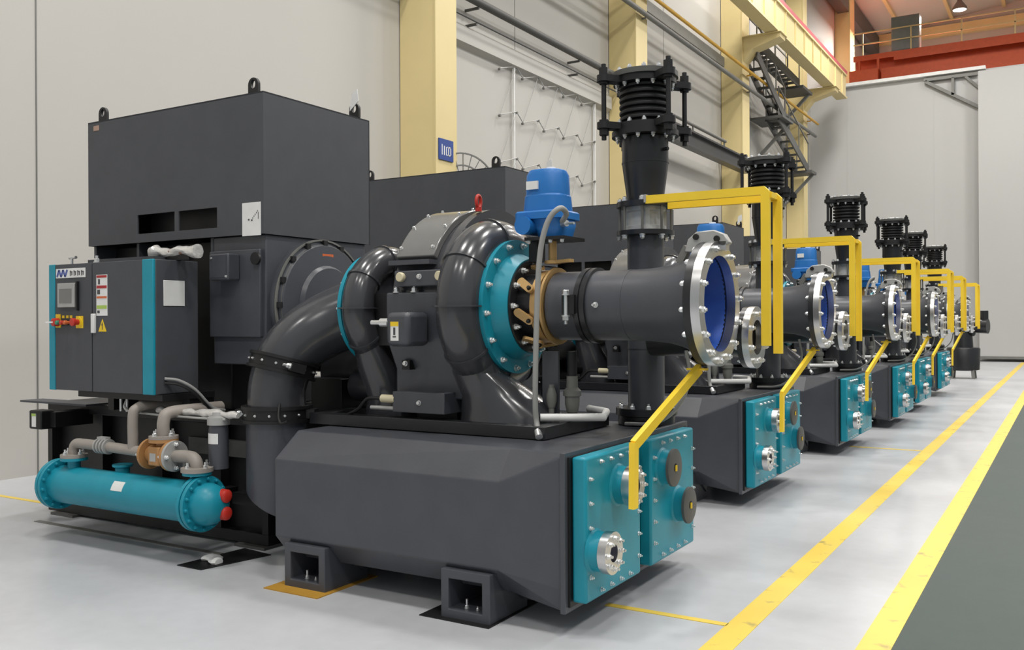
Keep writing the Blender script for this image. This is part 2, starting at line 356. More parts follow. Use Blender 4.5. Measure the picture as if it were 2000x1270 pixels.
# round fan behind the second machine
fn = thing('pedestal_fan', 'round wire-caged fan behind the second motor hood', 'fan', (-8.6, 12.75, 0))
cg = MB()
for rr in (.62, .42, .2): cg.ring((-8.6, 12.72, 3.78), (1, -.6, 0), -.01, .01, rr - .012, rr + .012, 40)
for k in range(24):
    a = 2*PI*k/24; u = Vector((.6, 1, 0)).normalized()
    p = Vector((-8.6, 12.72, 3.78)); q = u*math.cos(a) + Vector((0, 0, 1))*math.sin(a); cg.bar(p + q*.08, p + q*.62, .012, .012)
cg.build('cage', STEELG, fn)
MB().lathe((-8.62, 12.73, 3.78), (1, -.6, 0), [(-.12, .12), (.03, .12), (.06, .05)], 20).build('motor', STAIRG, fn)
for k in range(3):
    a = 2*PI*k/3 + .4; u = Vector((.6, 1, 0)).normalized(); p = Vector((-8.61, 12.725, 3.78)); q = u*math.cos(a) + Vector((0, 0, 1))*math.sin(a)
    MB().bar(p + q*.1, p + q*.55, .2, .015, (1, -.6, .35)).build('blade', STEELG, fn)
MB().cyl((-8.62, 12.73, .04), (-8.62, 12.73, 3.7), .04).build('pole', STAIRG, fn)
MB().cyl((-8.62, 12.73, 0), (-8.62, 12.73, .05), .35).build('base', STAIRG, fn)
# steel stair tower
st = thing('steel_stairs', 'dark steel zigzag access stairs rising beside the third column', 'stairs', (-8.6, 33, 7.1))
def flight(p0, p1, xw, n):
    p0, p1 = Vector(p0), Vector(p1); f = MB()
    for dx in (-xw/2, xw/2): f.bar(p0 + Vector((dx, 0, 0)), p1 + Vector((dx, 0, 0)), .05, .30)
    f.build('stringer', STAIRG, st); g = MB()
    for k in range(n):
        p = p0.lerp(p1, (k + .5)/n); g.box(p.x - xw/2, p.x + xw/2, p.y - .12, p.y + .12, p.z - .02, p.z + .02)
    g.build('treads', STAIRG, st)
    h = MB()
    for dx in (-xw/2, xw/2):
        h.bar(p0 + Vector((dx, 0, 1.0)), p1 + Vector((dx, 0, 1.0)), .04, .04)
        for k in range(4): p = p0.lerp(p1, k/3); h.bar(p + Vector((dx, 0, 0)), p + Vector((dx, 0, 1.0)), .035, .035)
    h.build('hand_rail', STEELG, st)
flight((-8.6, 35.5, 7.25), (-8.6, 31.4, 8.5), .42, 8)
flight((-8.6, 28.9, 10.0), (-8.6, 32.2, 8.6), .42, 7)
flight((-8.6, 29.4, 10.35), (-8.6, 34.2, 10.2), .42, 10)
MB().box(-9.3, -8.2, 31.2, 32.6, 8.42, 8.5).build('landing', STAIRG, st)
MB().box(-9.3, -8.2, 34.0, 35.4, 10.0, 10.1).build('landing', STAIRG, st)
MB().box(-9.3, -8.2, 35.2, 36.0, 7.1, 7.2).build('landing', STAIRG, st)
for y, z in ((32.4, 8.42), (35.2, 10.0), (35.8, 7.1)): MB().bar((XW, y, z - 1.1), (-8.3, y, z), .1, .1).build('wall_bracket', STEELG, st)
# bracket on the partition by the sliding door
bk = thing('partition_bracket', 'grey triangular steel bracket under the door track on the partition', 'bracket', (-3.9, YP - .3, 10))
y = YP - .14
MB().bar((-4.95, y, 11.14), (-3.0, y, 11.14), .1, .12).build('top_chord', STEELG, bk)
MB().bar((-4.9, y, 11.08), (-3.0, y, 9.85), .1, .12).build('diagonal', STEELG, bk)
MB().bar((-3.9, y, 11.1), (-3.9, y, 10.42), .1, .1).build('strut', STEELG, bk)
MB().bar((-3.45, y, 11.08), (-3.0, y, 10.6), .08, .1).build('strut', STEELG, bk)
# floor markings
def strip(label, x0, y0, x1, y1, w):
    p, q = Vector((x0, y0, 0)), Vector((x1, y1, 0)); d = (q - p).normalized(); n = Vector((-d.y, d.x, 0))*w/2
    b = MB(); b.loft([[p + n, p - n, q - n, q + n], [v + Vector((0, 0, .003)) for v in (p + n, p - n, q - n, q + n)]])
    return tag(b.build('floor_line', FLOORYEL, at=((x0 + x1)/2, (y0 + y1)/2, 0)), label, 'floor line', 'yellow floor lines')
strip('wide yellow line nearer the machines, on the grey floor', -1.482, -6, -1.482, 39.2, .145)
strip('wide yellow line along the edge of the green-grey aisle', -.825, -6, -.825, 39.2, .15)
strip('thin yellow line from the nearest machine to the wide line', -2.25, 4.75, -1.55, 4.75, .05)
strip('thin yellow line from the third machine to the wide line', -2.4, 12.25, -1.55, 12.25, .06)
strip('thin yellow line by the wall left of the teal cooler', -9.3, 4.93, -7.0, 4.93, .05)
for (x, y, l) in ((-2.05, 4.9, 'first'), (-2.3, 9.0, 'second')):
    pass
sc = MB().box(-7.2, -4.95, 4.42, 4.47, 0, .004); tag(sc.build('floor_joint_strip', STEELG, at=(-6, 4.44, 0)), 'pale strip on the floor under the teal cylinder', 'floor strip')  # thin pale strip along the floor below the cooler
tag(MB().box(-4.17, -3.74, 4.0, 4.55, 0, .006).build('shim_pad', AMBER, at=(-3.95, 4.2, 0)), 'amber shim pad under the left front foot of the nearest machine', 'shim pad')
tag(MB().box(-3.05, -2.6, 4.06, 4.6, 0, .005).build('shim_pad', BLACK, at=(-2.8, 4.3, 0)), 'black shim pad under the right front foot of the nearest machine', 'shim pad')
tag(MB().prism([(-5.06, 4.09), (-4.83, 4.09), (-4.72, 4.6), (-5.02, 4.64)], 'z', 0, .006).build('steel_plate', BLACK, at=(-4.9, 4.3, 0)), 'black steel plate on the floor beside the teal cylinder', 'floor plate')
rg = MB(); rings = []
for k in range(7):
    t_ = k/6; w = .035 + .03*math.sin(PI*t_); rings.append([(-5.0 + .17*t_, 4.27 + .03*math.sin(5*t_) + w*math.cos(a), .02 + max(-.012, (.018 + .01*math.sin(9*t_))*math.sin(a))) for a in [2*PI*i/10 for i in range(10)]])
rg.loft(rings); tag(rg.build('crumpled_cloth', WHITE, at=(-4.92, 4.27, 0)), 'crumpled white cloth on the black floor plate', 'cloth')

# ------------------------------------------------------------------ one compressor package, built at the nearest machine's place
WHO = 'nearest machine'
REPEAT = []           # things every machine in the row has
GROUPS = {}
def mthing(name, desc, cat, loc, group):
    t = thing(name, desc.replace('@', 'the nearest machine'), cat, loc, group); GROUPS[t.name] = desc; REPEAT.append(t); return t
CY, CZ = 5.0, 1.695

# --- cooler casing
base = mthing('cooler_casing', 'charcoal casing with teal bolted covers, of @', 'cooler casing', (-3.2, 5.0, 0), 'cooler casings of the machine row')
def prof(x, yf, yb, z0, zc, zs, z1, bi, ti): return [(x, yf + bi, z0), (x, yf, zc), (x, yf, zs), (x, yf + ti, z1), (x, yb - ti, z1), (x, yb, zs), (x, yb, zc), (x, yb - bi, z0)]
MB().loft([prof(-4.42, 4.42, 5.75, .24, .36, .58, .70, .10, .12), prof(-4.20, 4.13, 5.88, .15, .29, .765, .92, .12, .20),
           prof(-2.58, 4.13, 5.88, .15, .29, .755, .922, .12, .13), prof(-2.21, 4.145, 5.88, .12, .24, .915, .925, .02, .04)]).build('casing_body', GREY, base, bevel=.008, flat=True)
MB().box(-2.215, -2.185, 4.13, 5.88, .12, .935).build('end_flange', GREY, base, bevel=.004)
MB().box(-2.185, -2.172, 4.16, 5.82, .15, .91).build('gasket', RUB, base)
for (y0, y1) in ((4.18, 4.87), (5.025, 5.735)):
    p = MB().box(-2.172, -2.09, y0, y1, .172, .912).build('cooler_cover', TEAL, base, 'teal bolted cover', bevel=.014)
    n = 5
    for k in range(n):
        z = .30 + k*.125
        bolt(p, (-2.09, y0 + .045, z), (1, 0, 0), .010, .022)
        bolt(p, (-2.09, y1 - .035, z - .02), (1, 0, 0), .010, .022)
    for k in range(4):
        y = y0 + .17 + k*.12
        bolt(p, (-2.09, y, .875), (1, 0, 0), .010, .022); bolt(p, (-2.09, y, .21), (1, 0, 0), .010, .022)
for (y, z, blank) in ((4.28, .425, False), (4.57, .72, False), (5.20, .73, True), (5.45, .465, True)):
    y0 = y; nz = MB().lathe((-2.09, y, z), (1, 0, 0), [(-.002, .118), (.01, .104), (.05, .100), (.065, .100)], 32).build('nozzle', TEAL, base)
    if blank:
        MB().lathe((-2.026, y, z), (1, 0, 0), [(0, .112), (.016, .112), (.019, .106), (.019, .026), (.006, .022)], 36).build('blanking_disc', STAIRG, nz, 'dark blanking disc')
        MB().box(-2.006, -2.0, y - .008, y + .012, z - .02, z + .015).build('tag', LABY, nz, 'small yellow tag')
    else:
        MB().ring((-2.028, y, z), (1, 0, 0), 0, .045, .045, .108, 36).build('nozzle_flange', SILV, nz, 'bright steel flange')
        MB().cyl((-2.05, y, z), (-2.02, y, z), .05).build('bore', mat('dark_blue_bore', (40, 46, 84), .6), nz)
        bolts(nz, (-1.983, y, z), (1, 0, 0), .078, 8, .013, .03)
for (x0, x1, y0, y1) in ((-4.10, -3.775, 4.105, 4.5), (-2.935, -2.62, 4.105, 4.5), (-4.10, -3.775, 5.5, 5.89), (-2.935, -2.62, 5.5, 5.89)):
    t_, zt = .05, .265; ya, yb = (y0, y1 - .06) if y0 < 5 else (y1, y0 + .06)
    o4 = ((x0, 0), (x1, 0), (x1, zt), (x0, zt)); i4 = ((x0 + t_, t_), (x1 - t_, t_), (x1 - t_, zt - t_), (x0 + t_, zt - t_))
    ye = yb + (.06 if y0 < 5 else -.06)
    f = MB(); f.loft([[(x, yb, z) for x, z in i4], [(x, ya, z) for x, z in i4], [(x, ya, z) for x, z in o4], [(x, ye, z) for x, z in o4]])
    ft = f.build('foot', GREY, base, bevel=.005, flat=True)
    if y0 < 5:
        bolt(ft, (x0 + .13, y0 + .06, .05), (0, 0, 1), .012, .05); bolt(ft, (x0 + .2, y0 + .06, .05), (0, 0, 1), .008, .02)
        MB().prism([(y0 + .04, .262), (y0 + .34, .262), (y0 + .34, .06)], 'x', x1 - .001, x1 + .014).build('gusset', GREY, ft)

# --- compressor with gear case and two volutes
comp = mthing('geared_compressor', 'compressor with round volutes and teal rings, of @', 'compressor', (-3.5, 5.0, .925), 'compressors of the machine row')
fm = MB(); r_o = ((-4.36, 4.60), (-2.56, 4.60), (-2.56, 5.46), (-4.36, 5.46)); r_i = ((-4.26, 4.70), (-2.66, 4.70), (-2.66, 5.38), (-4.26, 5.38))
fm.loft([[(x, y, z) for x, y in q] for q, z in ((r_i, .926), (r_o, .926), (r_o, 1.0), (r_i, 1.0))], closed=True)
fm.build('mounting_frame', DARKM, comp, bevel=.004)
MB().box(-4.262, -2.658, 4.698, 5.382, .927, .95).build('floor_plate', BLACK, comp)
gc = MB().prism([(4.64, 1.79), (4.64, 1.5), (4.74, 1.30), (4.74, 1.12), (5.5, 1.12), (5.66, 1.5), (5.66, 1.79)], 'x', -3.735, -3.16).build('gear_case', GREY, comp, bevel=.012)
MB().box(-3.67, -3.27, 4.62, 5.5, 1.035, 1.165).build('support_beam', GREY, comp, bevel=.004)
MB().box(-3.6, -3.3, 4.8, 5.4, .95, 1.04).build('pedestal', BLACK, comp)
cap = MB().box(-3.66, -3.20, 4.63, 5.6, 1.825, 1.925).build('bearing_cap', GREY, comp, bevel=.008)
MB().box(-3.64, -3.2, 4.70, 5.6, 1.785, 1.83).build('split_gap', BLACK, comp)
for x in (-3.60, -3.30): MB().lathe((x, 4.632, 1.885), (0, -1, 0), [(0, .03), (.025, .03), (.03, .026)], 20).build('plug', CREAM, cap, 'cream plug')
bolt(cap, (-3.46, 4.63, 1.885), (0, -1, 0), .014, .02); bolt(cap, (-3.66, 4.655, 1.79), (0, 0, 1), .02, .04); bolt(cap, (-3.52, 4.655, 1.79), (0, 0, 1), .02, .04)
MB().lathe((-3.74, 5.3, 1.70), (1, 0, 0), [(0, .57), (.02, .615), (.40, .615), (.42, .57)], 72).build('gear_drum', GLOSS, comp)
MB().ring((-3.37, 5.34, 1.70), (1, 0, 0), 0, .06, .5, .66, 72).build('drum_rim', GLOSS, comp)
oc = arc(5.3, 1.70, .66, 151, 88, 14); ic = arc(5.3, 1.70, .61, 151, 88, 14)
ht = MB(); ht.prism(oc + ic[::-1], 'x', -3.72, -3.42); ht = ht.build('inspection_hatch', HATCHM, comp, bevel=.008)
for a in (145, 128, 112, 97):
    for x in (-3.70, -3.45):
        d = (0, math.cos(math.radians(a)), math.sin(math.radians(a))); bolt(ht, Vector((x, 5.3, 1.70)) + Vector(d)*.659, d, .010, .016)
MB().box(-3.73, -3.41, 4.66, 4.76, 1.965, 1.995).build('hatch_lip', GREY, comp)
ey = MB(); ey.lathe((-3.34, 5.12, 2.33), (0, 0, 1), [(0, .022), (.03, .022)], 16); ey.tube([(-3.34, 5.12 + .026*math.cos(2*PI*k/12), 2.395 + .04*math.sin(2*PI*k/12)) for k in range(12)], .012, 8, closed=True, sub=2)
ey.build('lifting_eye', RED, comp, 'red lifting eye')
def volute(xv, Rc, rt, hub_dir, ring_x, ring_R, ring_in, outlet):
    tor = MB().tube([(xv, CY + Rc*math.cos(2*PI*k/32), CZ + Rc*math.sin(2*PI*k/32)) for k in range(32)], rt, 28, closed=True, sub=2)
    v = tor.build('volute', GLOSS, comp)
    for ang in (180, 145, 218, 100, 60, 262, 300, 20, -20):
        a = math.radians(ang); cp = Vector((xv, CY + Rc*math.cos(a), CZ + Rc*math.sin(a))); d = Vector((0, -math.sin(a), math.cos(a)))
        fin = abs(ang - 180) < 1; MB().ring(cp, d, -(.004 if fin else .008), (.004 if fin else .008), rt - .01, rt + (.024 if fin else .009), 36).build('weld_bead', GLOSS, v)
    h = hub_dir
    MB().lathe((xv - h*.05, CY, CZ), (h, 0, 0), [(0, Rc - .02), (.05, Rc), (.05 + .6*abs(ring_x - xv), ring_R - .01), (.05 + abs(ring_x - xv), ring_R - .02)], 56).build('volute_hub', GREY, v)
    o = outlet
    MB().loft([[(p[0] + r*math.cos(2*PI*i/28)*cx, p[1] + r*math.sin(2*PI*i/28), p[2]) if True else None for i in range(28)] for p, r, cx in o]).build('volute_outlet', GLOSS, v)
    fl = MB().ring((ring_x, CY, CZ), (h, 0, 0), 0, .03, ring_in, ring_R, 64).build('volute_flange', TEAL, comp, 'teal bolted ring')
    return v, fl
v2, fl2 = volute(-3.135, .412, .142, 1, -2.995, .418, .27, [((-3.135, 4.70, 1.47), .125, 1), ((-3.14, 4.80, 1.29), .165, .95), ((-3.06, 4.92, 1.15), .25, .95), ((-3.0, 4.97, 1.03), .31, 1.05), ((-3.0, 4.97, .95), .32, 1.05)])
MB().lathe((-2.97, CY, CZ), (1, 0, 0), [(0, .335), (.03, .325), (.085, .30), (.10, .295)], 64).build('hub_cone', TEAL, fl2)
bolts(fl2, (-2.965, CY, CZ), (1, 0, 0), .385, 14, .016, .035, .5)
v1, fl1 = volute(-4.0, .318, .108, -1, -4.10, .378, .2, [((-4.0, 4.78, 1.48), .10, 1), ((-3.98, 4.86, 1.3), .14, 1), ((-3.95, 4.98, 1.08), .18, 1), ((-3.95, 4.98, .95), .19, 1)])
bolts(fl1, (-4.13, CY, CZ), (-1, 0, 0), .34, 12, .016, .035, .5)
MB().prism([(4.72, 1.79), (5.3, 1.79), (5.3, 1.4), (4.76, 1.45)], 'x', -3.9, -3.75).build('bearing_housing', BLACK, comp)
tb_ = MB().box(-3.564, -3.391, 4.42, 4.64, 1.455, 1.662).build('terminal_box', GREY, comp, bevel=.03)
MB().box(-3.522, -3.462, 4.417, 4.42, 1.49, 1.605).build('label_plate', WHITE, tb_, 'white and yellow label')
MB().box(-3.522, -3.462, 4.4155, 4.4175, 1.578, 1.605).build('label_band', LABY, tb_)
MB().box(-3.50, -3.485, 4.4155, 4.4175, 1.525, 1.57).box(-3.505, -3.48, 4.4155, 4.4175, 1.51, 1.518).build('label_print', LABK, tb_)
MB().cyl((-3.735, 4.5, 1.6), (-3.56, 4.5, 1.6), .016, seg=12).cyl((-3.66, 4.5, 1.6), (-3.60, 4.5, 1.6), .028, seg=12).build('cable_gland', BOLT, tb_)
MB().cyl((-3.77, 4.64, 1.115), (-3.66, 4.64, 1.115), .026, seg=16).build('hose_coupling', CREAM, comp, 'cream coupling')
MB().cyl((-3.86, 4.64, 1.055), (-3.66, 4.64, 1.055), .014, seg=12).build('lube_tube', ALU, comp)
MB().tube([(-3.77, 4.64, 1.115), (-3.88, 4.63, 1.11), (-3.96, 4.63, 1.04), (-4.05, 4.64, 1.0)], .012, 8).build('sensor_cable', RUB, comp)
MB().box(-3.64, -3.58, 4.68, 4.76, 1.30, 1.36).build('sensor_block', BLACK, gc); bolt(gc, (-3.61, 4.68, 1.34), (0, -1, 0), .014, .02)
bolt(gc, (-3.28, 4.64, 1.59), (0, -1, 0), .016, .03); bolt(gc, (-3.46, 4.62, 1.1), (0, -1, 0), .013, .02)

# --- coupling guard and shaft drum between motor and gear case
cg_ = mthing('coupling_guard', 'black coupling guard beside the gear case of @', 'coupling guard', (-4.55, 5.2, 0), 'coupling guards')
MB().lathe((-4.75, 5.32, 1.24), (1, 0, 0), [(0, .19), (.03, .20), (.62, .20), (.65, .18)], 40).build('guard_drum', DARKM, cg_)
MB().box(-4.84, -4.43, 4.85, 5.75, 0, .90).build('guard_base', BLACK, cg_)  # black block added to keep the gap behind the elbow dark
MB().box(-4.72, -4.43, 5.0, 5.55, .90, 1.2).build('guard_stand', BLACK, cg_, bevel=.005)
MB().lathe((-4.20, 4.9, 1.17), (1, 0, 0), [(0, .10), (.02, .11), (.2, .11), (.24, .07)], 28).build('oil_pump', DARKM, cg_)

# --- crossover elbow
xp = mthing('crossover_elbow', 'glossy charcoal elbow left of the compressor of @', 'pipe elbow', (-4.6, 4.55, .4), 'crossover elbows')
MB().tube([(-4.12, 5.0, 1.68), (-4.24, 4.97, 1.665), (-4.37, 4.87, 1.61), (-4.48, 4.74, 1.52), (-4.56, 4.63, 1.40), (-4.59, 4.58, 1.28), (-4.605, 4.55, 1.15), (-4.605, 4.55, .98)], [.24, .235, .225, .215, .2, .195, .192, .192], 36).build('elbow_pipe', GLOSS, xp)
dirv = Vector((-.12, -.22, -.9)).normalized()
def clamp(c, d, r, ph):
    cl = MB(); cl.ring(c, d, -.045, .045, r, r + .028, 44); cl.ring(c, d, -.055, -.035, r, r + .04, 44); cl.ring(c, d, .035, .055, r, r + .04, 44)
    o = cl.build('pipe_clamp', RUB, xp); a = d.orthogonal().normalized(); b = d.cross(a)
    for k in range(2):
        t = ph + PI*k; p = Vector(c) + (a*math.cos(t) + b*math.sin(t))*(r + .05); tt = (b*math.cos(t) - a*math.sin(t))
        MB().bar(p - tt*.05, p + tt*.05, .06, .06, d).build('clamp_lug', RUB, o); bolt(o, p + tt*.05, tt, .018, .05)
    for k in range(14):
        t = 2*PI*k/14; p = Vector(c) + (a*math.cos(t) + b*math.sin(t))*(r + .028); bolt(o, p, (p - Vector(c)), .007, .012)
clamp(Vector((-4.585, 4.585, 1.31)), dirv, .196, 1.2)
clamp(Vector((-4.605, 4.55, .99)), Vector((0, 0, 1)), .196, -.35)
lp = []
for z, dx, r in ((.98, 0, .205), (.9, 0, .205), (.52, 0, .205)): lp.append([(-4.605 + dx + r*math.cos(2*PI*i/36), 4.55 + r*math.sin(2*PI*i/36), z if z > .6 else z - .62*(r*math.cos(2*PI*i/36) + .205)*.9) for i in range(36)])
MB().loft(lp).build('mitred_leg', GREY, xp, bevel=.003)
MB().tube([(-4.43, 4.40, 1.07), (-4.40, 4.36, 1.0), (-4.36, 4.34, .955), (-4.30, 4.34, .97)], .008, 8).build('sensor_cable', RUB, xp)

# --- inlet pipe with guide vanes and bell mouth
inl = mthing('inlet_pipe', 'bell-mouthed inlet pipe with bright steel flange, of @', 'inlet pipe', (-2.2, 5.0, 1.35), 'inlet pipes of the machine row')
vh = MB().lathe((-2.90, CY, CZ), (1, 0, 0), [(0, .288), (.035, .288), (.04, .28), (.04, .2), (.16, .195)], 56).build('guide_vane_housing', DARKM, inl)
bolts(vh, (-2.862, CY, CZ), (1, 0, 0), .25, 12, .017, .04, .5)
vr = MB().ring((-2.76, CY, CZ), (1, 0, 0), 0, .05, .19, .222, 48); vr.ring((-2.69, CY, CZ), (1, 0, 0), 0, .015, .19, .235, 48); vr = vr.build('vane_ring', BRASS, inl, 'gold-coloured vane ring')
for k in range(8):
    a = 2*PI*k/8 + .3; u = Vector((0, math.cos(a), math.sin(a))); w = Vector((0, -math.sin(a), math.cos(a))); p = Vector((-2.79, CY, CZ)) + u*.245
    arm = MB(); q0 = p + Vector((.035, 0, 0)) + w*.015; q1 = p - Vector((.035, 0, 0)) - w*.035
    arm.bar(q0, q1, .05, .018, u); arm.cyl(q0 - u*.0092, q0 + u*.0092, .0252, seg=16); arm.cyl(q1 - u*.0092, q1 + u*.0092, .0252, seg=16)
    ar = arm.build('vane_arm', BRASS, vr); bolt(vr, q0 + u*.01, u, .011, .015, BLACK)
    MB().cyl(Vector((-2.78, CY, CZ)) + u*.19, p, .012, seg=8).build('vane_stem', BRASS, vr)
MB().lathe((-2.67, CY, CZ), (1, 0, 0), [(0, .20), (.005, .207), (.2, .207), (.47, .207), (.6, .21), (.72, .222), (.80, .242), (.87, .272), (.92, .296), (.94, .30)], 64, caps=False).build('pipe_body', GREY, inl)
cp = MB().ring((-2.47, CY, CZ), (1, 0, 0), 0, .03, .2, .226, 56); cp.ring((-2.43, CY, CZ), (1, 0, 0), 0, .03, .2, .226, 56); cp.ring((-2.44, CY, CZ), (1, 0, 0), -.02, .03, .2, .216, 56)
cp = cp.build('pipe_coupling', DARKM, inl)
MB().box(-2.53, -2.45, CY - .245, CY - .20, CZ - .05, CZ + .06).build('coupling_lug', BLACK, cp)
MB().cyl((-2.5, CY - .25, CZ - .08), (-2.5, CY - .25, CZ + .085), .012, seg=10).build('coupling_bolt', BOLT, cp)
bolt(cp, (-2.5, CY - .25, CZ + .06), (0, 0, 1), .02, .03); bolt(cp, (-2.5, CY - .25, CZ - .06), (0, 0, -1), .02, .05)
bolt(inl, (-2.33, CY - .207, CZ), (0, -1, 0), .014, .04)
MB().ring((-2.19, CY, CZ), (1, 0, 0), 0, .012, .2, .2095, 56).build('weld_bead', GREY, inl)
MB().ring((-1.755, CY, CZ), (1, 0, 0), 0, .04, .27, .345, 64).build('pipe_flange', DARKM, inl)
rf_ = MB().ring((-1.712, CY, CZ), (1, 0, 0), 0, .05, .268, .348, 64).build('bolted_ring', SILV, inl, 'bright steel bolted ring')
bolts(rf_, (-1.664, CY, CZ), (1, 0, 0), .315, 14, .017, .034, .5); bolts(rf_, (-1.757, CY, CZ), (-1, 0, 0), .315, 14, .016, .028, .5)
lin_ = MB(); lin_.lathe((-1.70, CY, CZ), (-1, 0, 0), [(0, .272), (.05, .268), (.15, .235), (.3, .2), (.45, .195), (.46, .01)], 56, caps=False)
lin_.build('pipe_lining', BLUEIN, inl, 'blue lining inside the mouth')
MB().bar((-2.72, CY - .03, 1.42), (-2.72, CY - .03, .95), .11, .02, (0, 1, 0)).build('support_plate', GREY, inl)
cl_ = MB().cyl((-2.59, CY, .95), (-2.59, CY, 1.42), .03, seg=16).build('support_post', BLACK, inl)
MB().lathe((-2.59, CY, 1.05), (0, 0, 1), [(0, .034), (.05, .045), (.10, .045), (.10, .055), (.13, .055), (.15, .036), (.22, .034)], 16).build('post_coupling', STEELG, inl)
MB().cyl((-2.69, 4.92, .95), (-2.69, 4.92, 1.22), .018, seg=12).lathe((-2.69, 4.92, 1.08), (0, 0, 1), [(0, .022), (.04, .032), (.08, .032), (.12, .02)], 12).build('drain_pipe', STEELG, inl)
MB().tube([(-2.70, 4.80, 1.03), (-2.48, 4.93, 1.03), (-2.38, 5.0, 1.03), (-2.42, 5.12, 1.05), (-2.60, 5.25, 1.05)], .024, 12, smooth=False).build('white_drain_pipe', WHITE, inl, 'white drain pipe')
lb = MB().prism([(-1.86, 1.99), (-1.84, 2.06), (-1.79, 2.10), (-1.69, 2.105), (-1.63, 2.08), (-1.60, 2.03), (-1.63, 2.01), (-1.75, 2.035), (-1.82, 1.985)], 'y', 4.97, 5.03).build('lifting_bracket', ALU, inl, 'grey cast bracket on top', bevel=.006)
for x, z in ((-1.79, 2.07), (-1.67, 2.055)): MB().cyl((x, 4.958, z), (x, 4.972, z), .017, seg=16).build('bracket_hole', RUB, lb)
MB().bar((-1.85, 5.0, 2.02), (-1.90, 5.0, 1.93), .04, .04).build('bracket_leg', STEELG, lb); MB().box(-1.72, -1.62, 4.97, 5.03, 1.99, 2.04).build('bracket_clamp', SILV, lb)

# --- actuator
act = mthing('valve_actuator', 'blue valve actuator above the inlet pipe of @', 'valve actuator', (-2.74, 5.0, 1.95), 'blue valve actuators')
MB().box(-2.87, -2.60, 4.86, 5.14, 2.105, 2.125).build('mounting_plate', BLACK, act)
def rr(cx, cy, hx, hy, z, n=6, r=.05):
    pts = []
    for (sx, sy, a0) in ((1, 1, 0), (-1, 1, 90), (-1, -1, 180), (1, -1, 270)):
        for k in range(n + 1):
            a = math.radians(a0 + 90*k/n); pts.append((cx + sx*(hx - r) + r*math.cos(a), cy + sy*(hy - r) + r*math.sin(a), z))
    return pts
MB().loft([rr(-2.78, 5, .137, .13, 2.275, r=.09), rr(-2.78, 5, .137, .13, 2.30, r=.09), rr(-2.78, 5, .131, .125, 2.38, r=.09), rr(-2.78, 5, .126, .12, 2.385, r=.09), rr(-2.78, 5, .122, .117, 2.51, r=.09), rr(-2.78, 5, .110, .105, 2.54, r=.09)]).build('cover', BLUE, act, bevel=.003)
MB().loft([rr(-2.785, 5, .165, .148, 2.235), rr(-2.785, 5, .165, .148, 2.275), rr(-2.785, 5, .156, .14, 2.285)]).build('cover_rim', BLUE, act)
MB().loft([rr(-2.73, 5, .09, .09, 2.125), rr(-2.73, 5, .10, .10, 2.17), rr(-2.75, 5, .125, .11, 2.2), rr(-2.77, 5, .135, .12, 2.24)]).build('gear_body', BLUE, act)
MB().cyl((-2.86, 5.05, 2.195), (-2.86, 4.83, 2.195), .052, seg=28).cyl((-2.86, 4.84, 2.195), (-2.86, 4.82, 2.195), .056, seg=28).build('handwheel_housing', BLUE, act)
MB().box(-2.86, -2.78, 4.868, 4.886, 2.415, 2.465).build('nameplate', WHITE, act)
MB().lathe((-2.76, 5, 2.54), (0, 0, 1), [(0, .035), (.02, .03)], 20).build('position_indicator', WHITE, act)
MB().cyl((-2.66, 4.93, 2.20), (-2.60, 4.90, 2.20), .02, seg=12).cyl((-2.62, 4.91, 2.20), (-2.54, 4.88, 2.195), .008, seg=8).build('cable_gland', BOLT, act)
MB().cyl((-2.72, 5, 1.955), (-2.72, 5, 2.11), .026, seg=20).cyl((-2.72, 5, 1.955), (-2.72, 5, 1.975), .05, seg=20).build('stem', BRASS, act, 'gold-coloured stem')
MB().bar((-2.72, 5.0, 1.965), (-2.58, 4.98, 1.97), .05, .02).build('crank_arm', BRASS, act)
MB().box(-2.86, -2.80, 4.95, 5.05, 1.97, 2.11).build('stand_leg', BLACK, act)
for x, y in ((-2.85, 4.88), (-2.7, 4.88), (-2.62, 4.88)): bolt(act, (x, y, 2.105), (0, 0, -1), .012, .02)
for ch in act.children:
    if 'stem' not in ch.name and ch.name[:5] not in ('crank', 'stand'): ch.location += Vector((.03, 0, -.012))
cnd = mthing('flexible_conduit', 'grey conduit looping from the blue actuator of @', 'conduit', (-2.64, 4.7, .95), 'grey actuator conduits')
MB().tube([(-2.60, 4.90, 2.2), (-2.53, 4.82, 2.235), (-2.52, 4.72, 2.255), (-2.57, 4.68, 2.19), (-2.61, 4.66, 2.04), (-2.635, 4.66, 1.8), (-2.65, 4.66, 1.4), (-2.655, 4.66, 1.12), (-2.645, 4.66, 1.01), (-2.60, 4.60, .955)], .0165, 14, sub=10).build('hose', CONDUIT, cnd)
MB().cyl((-2.61, 4.61, .975), (-2.585, 4.58, .945), .022, seg=12).build('hose_end', BOLT, cnd)

# --- discharge stack
SX, SY = -2.385, 5.66
stk = mthing('discharge_stack', 'tall black stack with bellows joint, of @', 'discharge stack', (SX, SY, .93), 'black discharge stacks')
o_ = (SX, SY, 0); up = (0, 0, 1)
bf = MB().lathe(o_, up, [(.93, .185), (.985, .185), (.99, .2), (1.035, .2)], 44).build('base_flange', DARKM, stk)
bolts(bf, (SX, SY, 1.035), up, .17, 10, .015, .035)
MB().lathe(o_, up, [(1.03, .125), (1.06, .119), (2.17, .119)], 44).build('lower_pipe', GREY, stk)
MB().ring((SX, SY, 1.42), up, 0, .008, .11, .1215, 44).build('weld_bead', GREY, stk)
vf = MB().lathe(o_, up, [(2.155, .118), (2.16, .188), (2.19, .188)], 44).build('valve_flange', DARKM, stk)
vf2 = MB().lathe(o_, up, [(2.345, .188), (2.378, .188), (2.38, .125)], 44).build('valve_flange', DARKM, stk)
